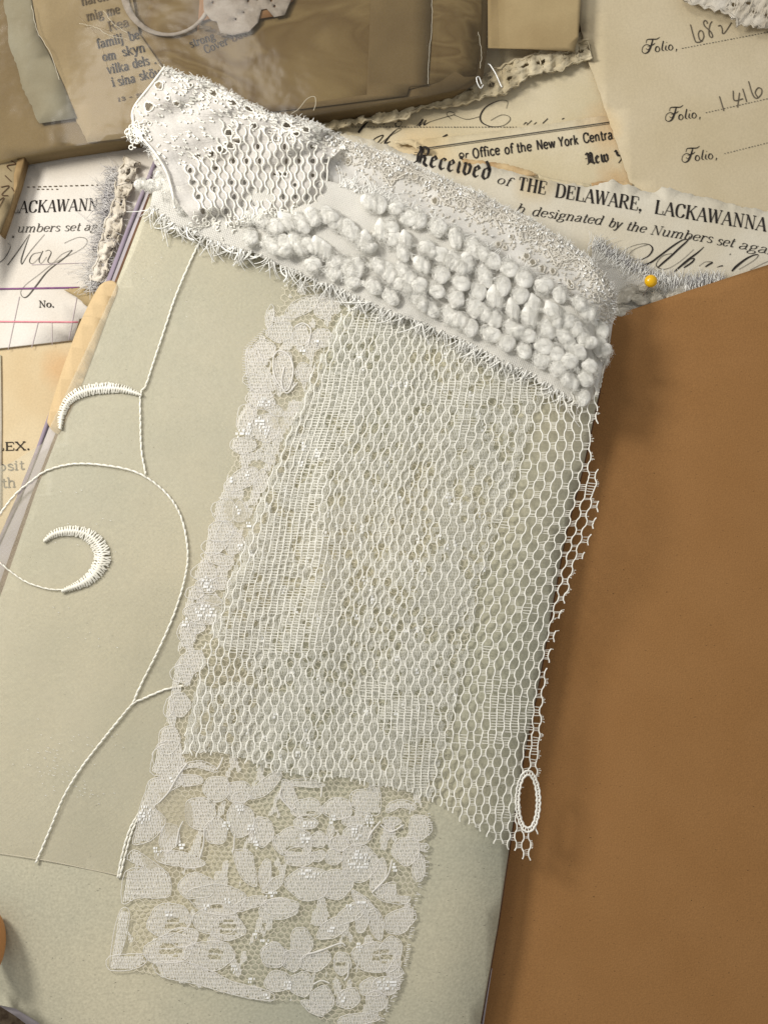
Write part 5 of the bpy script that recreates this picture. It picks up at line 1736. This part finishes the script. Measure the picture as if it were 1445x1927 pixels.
for ri, row in enumerate(ROWS):
    row = densify(row)
    for j, (x, y) in enumerate(row):
        a0 = -.55 if ri else -.3
        rx, ry = rk.uniform(11.5, 15), rk.uniform(14.5, 19)
        if x > 1040:
            rx, ry = rx * .92, ry * .95
        knot(bt, x + rk.normal(0, 1.5), y + rk.normal(0, 1.5), float(zH(x, y)) + .07, rx, ry, rk.uniform(8.5, 11), rk.normal(.35, .3), KM, kk + int(rk.integers(0, 3)), 0)
        kk += 1
        if rk.random() < .18:
            knot(bt, x + rk.normal(10, 3), y + rk.normal(12, 3), float(zH(x, y)) + .07, 11, 13, 12, rk.normal(.35, .6), KM, kk + 3, 0)
for (x, y, a, b) in ((268, 348, 11, 10), (284, 352, 11, 12), (300, 350, 13, 14), (306, 330, 12, 14), (330, 342, 22, 20), (322, 370, 16, 17), (352, 372, 15, 22), (344, 394, 13, 12), (322, 320, 16, 15)):
    knot(bt, x, y, 1.28, a, b, 12, rk.uniform(0, 3), KM, kk, 0)
    kk += 1

# ================================================================== TULLE EDGING
tt_ = thing('tulle_edging', 'sheer beaded tulle edging with scalloped rings rising above the boucle strip', 'lace', origin(850, 380, 1.2))
TU = [(560, 218), (600, 232), (650, 262), (700, 278), (750, 292), (800, 318), (860, 345), (910, 366), (950, 388), (1000, 410), (1040, 438), (1080, 462), (1110, 486), (1140, 515), (1158, 545), (1160, 575), (1152, 610)]
TD = [(1146, 660), (1132, 715), (1124, 750), (1100, 680), (1060, 600), (980, 540), (860, 470), (760, 415), (690, 385), (610, 370), (585, 300)]


def zT(x, y):
    x = np.asarray(x, float)
    y = np.asarray(y, float)
    yu = np.interp(x, [p[0] for p in TU], [p[1] for p in TU])
    d = np.clip(y - yu, 0, 150)
    z = 1.18 + .05 * np.sin(d / 34 * math.pi) + 0.035 * wav(x, y, 90, 211) + .10 * np.clip((640 - x) / 60, 0, 1)
    return z - 0.30 * np.clip((x - 1105) / 55, 0, 1) ** 2


EY = []
for (x, y, rx, ry, dg) in ((1073, 535, 5, 10, -30), (1104, 516, 6, 11, 0), (1122, 560, 5, 10, -20), (938, 460, 5, 5, 0), (950, 466, 4, 4, 0), (990, 482, 6, 6, 20), (1002, 494, 6, 6, 20), (1020, 506, 5, 8, 0), (1040, 510, 5, 6, 0),
                           (655, 303, 6, 7, 0), (740, 342, 3, 6, 30), (780, 332, 7, 6, 20), (962, 446, 4, 5, 0), (818, 378, 6, 7, 0)):
    EY.append(ell(x, y, rx, ry, dg, 12, .08, 5))
sheet('sheer_ground', torn(TU, 4, 1.0, 213) + TD, zT, 8, 'tulle', tt_, 0, holes=EY)
parts = []
for e in EY:
    q = np.array(e + [e[0]])
    q = resample(q, 2)
    q = q + rk.normal(0, .5, q.shape)
    parts.append(tube(P(q[:, 0], q[:, 1], zT(q[:, 0], q[:, 1]) + .015), .015, 5))
SC = [[(640, 278), (680, 292), (715, 320), (735, 352)], [(735, 352), (745, 338), (772, 325), (800, 334), (822, 358), (835, 380)], [(835, 380), (850, 372), (875, 372), (905, 390), (930, 412), (945, 438)],
      [(905, 418), (925, 412), (960, 418), (975, 425), (985, 455)], [(985, 455), (1005, 452), (1030, 470), (1045, 500)], [(1045, 500), (1060, 490), (1095, 488), (1120, 500), (1140, 520)],
      [(600, 240), (640, 262), (680, 275), (720, 290)], [(720, 300), (760, 312), (800, 330), (850, 355), (900, 380), (950, 405)], [(960, 400), (1010, 430), (1060, 465), (1110, 505), (1135, 540), (1146, 600)],
      [(1140, 600), (1146, 640), (1136, 690), (1128, 730)], [(840, 385), (870, 395), (900, 418)]]
for s_ in SC:
    q = resample(smooth(s_, 8), 2.5)
    q = q + 1.1 * np.stack([np.sin(np.arange(len(q)) * 1.9), np.cos(np.arange(len(q)) * 1.6)], -1)
    parts.append(tube(P(q[:, 0], q[:, 1], zT(q[:, 0], q[:, 1]) + .02), .017, 5))
rings = [(712, 298, 8), (735, 300, 7), (757, 306, 7), (730, 322, 7), (752, 330, 8), (778, 330, 9), (800, 340, 8), (818, 345, 8), (840, 356, 9), (858, 366, 8), (884, 380, 9), (905, 388, 8), (842, 380, 6), (868, 384, 7),
         (915, 405, 9), (932, 401, 9), (950, 412, 8), (968, 420, 7), (985, 430, 8), (1003, 440, 8), (1022, 450, 9), (1040, 462, 8), (1058, 472, 9), (1076, 478, 7), (1072, 476, 10), (1098, 492, 8), (1118, 503, 8),
         (1136, 530, 7), (1146, 552, 7), (1028, 478, 7), (1048, 488, 8), (690, 290, 6), (672, 284, 6)]
for (x, y, r_) in rings:
    a = np.linspace(0, 6.283, 15)
    kx, ky = rk.uniform(.75, 1.1), rk.uniform(.75, 1.2)
    q = np.stack([x + r_ * kx * np.cos(a) + .25 * r_ * np.sin(a), y + r_ * ky * np.sin(a)], -1) + rk.normal(0, .35, (15, 2))
    q[-1] = q[0]
    parts.append(tube(P(q[:, 0], q[:, 1], zT(q[:, 0], q[:, 1]) + .02), .012, 5))
obj('embroidered_rings', join(parts), 'tulle_thread', tt_, kind='stuff')
A, B = [], []
c = resample(np.array(TU, float), 1.5)
d = np.gradient(c, axis=0)
nn = np.stack([-d[:, 1], d[:, 0]], -1)
nn /= np.linalg.norm(nn, axis=1)[:, None]
for k in range(2300):
    i = rk.integers(0, len(c))
    dep = abs(rk.normal(0, 22)) if rk.random() < .8 else rk.uniform(0, 75)
    p0 = c[i] + nn[i] * dep
    an = rk.normal(0, .8)
    dv = np.array([nn[i][0] * math.cos(an) - nn[i][1] * math.sin(an), nn[i][0] * math.sin(an) + nn[i][1] * math.cos(an)])
    L = rk.uniform(2.5, 6)
    A.append(p0)
    B.append(p0 + dv * L)
A, B = np.array(A), np.array(B)
obj('bead_stitches', segs(P(A[:, 0], A[:, 1], zT(A[:, 0], A[:, 1]) + .014), P(B[:, 0], B[:, 1], zT(B[:, 0], B[:, 1]) + .02), rk.uniform(.007, .015, len(A)), 4), 'tulle_thread', tt_, kind='stuff')
obj('edge_hairs', fringe(TU, 620, 6, False, zT, 216, .0055, .0, .5), 'fringe', tt_, kind='stuff')
sel = rk.random(len(A)) < .09
obj('bright_beads', segs(P(A[sel, 0], A[sel, 1], zT(A[sel, 0], A[sel, 1]) + .03), P(B[sel, 0], B[sel, 1], zT(B[sel, 0], B[sel, 1]) + .035), .015, 4), 'glint', tt_, kind='stuff')

# ================================================================== GATHERED LACE FOLD (top left)
ft = thing('gathered_net_lace', 'gathered white net lace folded over the top left end, with small eyelets and wavy threads', 'lace', origin(430, 300, 1.5))
FO = [(310, 126), (345, 140), (380, 147), (416, 164), (450, 184), (480, 198), (508, 214), (545, 220), (580, 232), (620, 246), (655, 262), (640, 285), (618, 300), (616, 340), (612, 380), (598, 402),
      (560, 412), (520, 420), (480, 428), (440, 436), (400, 440), (372, 432), (350, 400), (330, 372), (318, 345), (300, 318), (285, 292), (276, 268), (262, 262), (240, 262), (246, 240), (250, 215), (255, 196), (282, 165), (300, 138)]


def zG(x, y):
    x = np.asarray(x, float)
    y = np.asarray(y, float)
    z = 1.44 + 0.075 * wav(x, y, 95, 221) + 0.035 * wav(x, y, 38, 222)
    z = z + .10 * np.exp(-((y - (0.42 * x + 20)) / 40) ** 2)
    return z - .20 * np.clip((y - 380) / 60, 0, 1) ** 1.5 - .22 * np.clip((x - 555) / 70, 0, 1) ** 2 - .15 * np.clip((300 - x) / 50, 0, 1) ** 2


FH = []
for (x, y, rx, ry, dg) in ((300, 161, 7, 7, 0), (281, 201, 8, 8, 0), (316, 185, 4, 3, 0), (333, 195, 6, 4, 15), (401, 175, 9, 6, 35), (437, 193, 9, 6, 25), (468, 205, 9, 4, 30), (359, 160, 4, 3, 40), (407, 191, 3, 3, 0),
                           (283, 233, 3, 3, 0), (282, 262, 3, 3, 0), (478, 237, 6, 5, 0), (540, 236, 8, 5, 20), (575, 244, 8, 5, 20), (558, 252, 6, 4, 0), (432, 250, 8, 6, 0), (447, 265, 10, 5, 10), (432, 273, 9, 6, 15),
                           (418, 282, 9, 6, 25), (500, 195, 0, 0, 0), (526, 328, 5, 5, 0), (537, 328, 4, 5, 0), (562, 338, 6, 6, 0), (414, 392, 8, 6, 0), (515, 356, 6, 4, 20), (532, 362, 7, 5, 20), (468, 332, 5, 6, 0),
                           (370, 362, 6, 5, 0), (495, 378, 7, 5, 20), (465, 399, 4, 3, 0), (470, 302, 6, 5, 0), (395, 335, 5, 7, 0), (372, 300, 9, 4, 0), (360, 268, 9, 4, 0), (395, 268, 10, 5, 0), (380, 282, 9, 4, 0), (528, 315, 5, 4, 0),
                           (575, 384, 6, 5, 0), (598, 386, 5, 6, 0), (442, 300, 6, 5, 20), (455, 318, 5, 6, 10), (405, 308, 6, 5, 30), (420, 330, 5, 6, 10), (435, 352, 5, 6, 0), (460, 365, 5, 5, 0), (380, 385, 5, 5, 0)):
    if rx > 0:
        FH.append(ell(x, y, rx, ry, dg, 12, .1, 7))
rh = np.random.default_rng(229)
FH = FH[:21]
FH = [[(np.mean([q[0] for q in h]) + (x - np.mean([q[0] for q in h])) * 1.15, np.mean([q[1] for q in h]) + (y - np.mean([q[1] for q in h])) * 1.15) for x, y in h] for h in FH]


def fold_thread_x(i, y):
    x0 = 346 + i * 12.4
    lean = np.interp(x0, [340, 480, 620], [.32, .16, -.02])
    ph = 2 * math.pi * y / 27 + math.pi * i + .6 * wav(x0 + 0 * y, y, 90, 231)
    return x0 + lean * (y - 300) + 3.0 * np.tanh(1.6 * np.sin(ph)) + 1.2 * wav(x0 + 0 * y, y, 50, 232)


for i in range(22):
    for y_ in np.arange(240, 415, 4.5):
        ya = np.array([y_ - 4.5, y_, y_ + 4.5])
        g_ = fold_thread_x(i + 1, ya) - fold_thread_x(i, ya)
        if g_[1] > 15.5 and g_[1] >= g_[0] and g_[1] > g_[2]:
            cx = float(fold_thread_x(i, ya[1:2])[0] + g_[1] / 2)
            if rh.random() < .6 and inside(np.array([cx]), np.array([y_]), FO)[0] and inside(np.array([cx]), np.array([y_ + 26]), FO)[0] and y_ > np.interp(cx, [340, 400, 470, 620], [300, 262, 225, 272]):
                if all((cx - h[0][0]) ** 2 + (y_ - h[0][1]) ** 2 > 260 for h in FH):
                    FH.append(ell(cx, y_, 4.6 * rh.uniform(.7, 1.05), 6.0 * rh.uniform(.6, 1.05), 0, 10, .08, 9))
fc = np.array(FO).mean(0)
sheet('lining_layer', [tuple(fc + (np.array(q_) - fc) * .93) for q_ in FO], lambda x, y: zG(x, y) - .13, 14, 'lining', ft, 0)
sheet('knit_ground', torn(FO + [FO[0]], 4, 1.0, 223)[:-1], zG, 7, 'fold', ft, 0.0, holes=FH)
parts = []
for e in FH[:21]:
    q = resample(np.array(e + [e[0]]), 2)
    q = q + rk.normal(0, .5, q.shape)
    parts.append(tube(P(q[:, 0], q[:, 1], zG(q[:, 0], q[:, 1]) + .01), .016, 5))
obj('eyelet_rims', join(parts), 'mesh_thread', ft, kind='stuff')
# wavy threads
parts = []
A, B = [], []
xs_prev = None
for i in range(23):
    x0 = 346 + i * 12.4
    y0 = np.interp(x0, [340, 420, 470, 620], [312, 262, 235, 300]) + rk.uniform(-8, 14)
    if 430 < x0 < 600:
        y0 = np.interp(x0, [430, 480, 600], [225, 232, 268]) + rk.uniform(-6, 10)
    y1 = np.interp(x0, [340, 380, 440, 500, 620], [392, 430, 432, 418, 402]) + rk.uniform(-4, 6)
    y = np.arange(y0, y1, 2.2)
    x = fold_thread_x(i, y)
    ok = inside(x, y, FO)
    x, y = x[ok], y[ok]
    if len(x) < 5:
        continue
    parts.append(tube(P(x, y, zG(x, y) + .03), .0165, 5))
q = resample(smooth([(250, 215), (256, 245), (290, 285), (312, 320), (322, 350), (330, 392)], 8), 3)
parts.append(tube(P(q[:, 0], q[:, 1], zG(q[:, 0], q[:, 1]) + .05), .022, 6))
q = resample(smooth([(310, 126), (282, 163), (256, 196), (249, 216), (252, 232)], 8), 3)
parts.append(tube(P(q[:, 0], q[:, 1], zG(q[:, 0], q[:, 1]) + .01), .022, 6))
obj('wavy_threads', join(parts), 'mesh_thread', ft, kind='stuff')
# lumpy stitches on the upper border , knobby loops at the left tip, crinkled lower edge
A, B, R = [], [], []
top_b = resample(np.array(FO[:11], float), 2)
for k in range(620):
    c0 = top_b[rk.integers(0, len(top_b))] + np.array([rk.normal(0, 3), abs(rk.normal(0, 24)) + 2])
    if k % 4 == 0:
        c0 = np.array([rk.uniform(255, 400), rk.uniform(170, 310)])
    if not inside(np.array([c0[0]]), np.array([c0[1]]), FO)[0]:
        continue
    if any(((c0[0] - np.mean([p[0] for p in h])) ** 2 + (c0[1] - np.mean([p[1] for p in h])) ** 2) < 60 for h in FH[:18]):
        continue
    an = rk.uniform(.1, .9)
    L = rk.uniform(4, 9)
    A.append(c0)
    B.append(c0 + L * np.array([math.cos(an), math.sin(an)]))
    R.append(rk.uniform(.012, .022))
A, B, R = np.array(A), np.array(B), np.array(R)
obj('lumpy_stitches', segs(P(A[:, 0], A[:, 1], zG(A[:, 0], A[:, 1]) + .01), P(B[:, 0], B[:, 1], zG(B[:, 0], B[:, 1]) + .012), R, 5), 'mesh_thread', ft, kind='stuff')
parts = []
for k in range(150):
    cx, cy = (rk.normal(258, 10), rk.normal(250, 9)) if k < 60 else (rk.uniform(360, 560), 0)
    if k >= 60:
        cy = np.interp(cx, [360, 420, 560], [415, 425, 400]) + rk.normal(0, 9)
    r_ = rk.uniform(2.5, 5)
    a = np.linspace(rk.uniform(0, 3), rk.uniform(4, 7), 9)
    q = np.stack([cx + r_ * np.cos(a), cy + r_ * np.sin(a)], -1)
    parts.append(tube(P(q[:, 0], q[:, 1], zG(q[:, 0], q[:, 1]) + .02 + .05 * rk.random()), .014, 5))
obj('knotty_loops', join(parts), 'mesh_thread', ft, kind='stuff')
obj('edge_hairs', fringe(FO[:10], 520, 6, False, zG, 241, .0055, .0, .6), 'fringe', ft, kind='stuff')
obj('tip_hairs', fringe([(236, 256), (262, 264), (285, 292)], 60, 8, True, zG, 242, .0055, .05, .6), 'fringe', ft, kind='stuff')
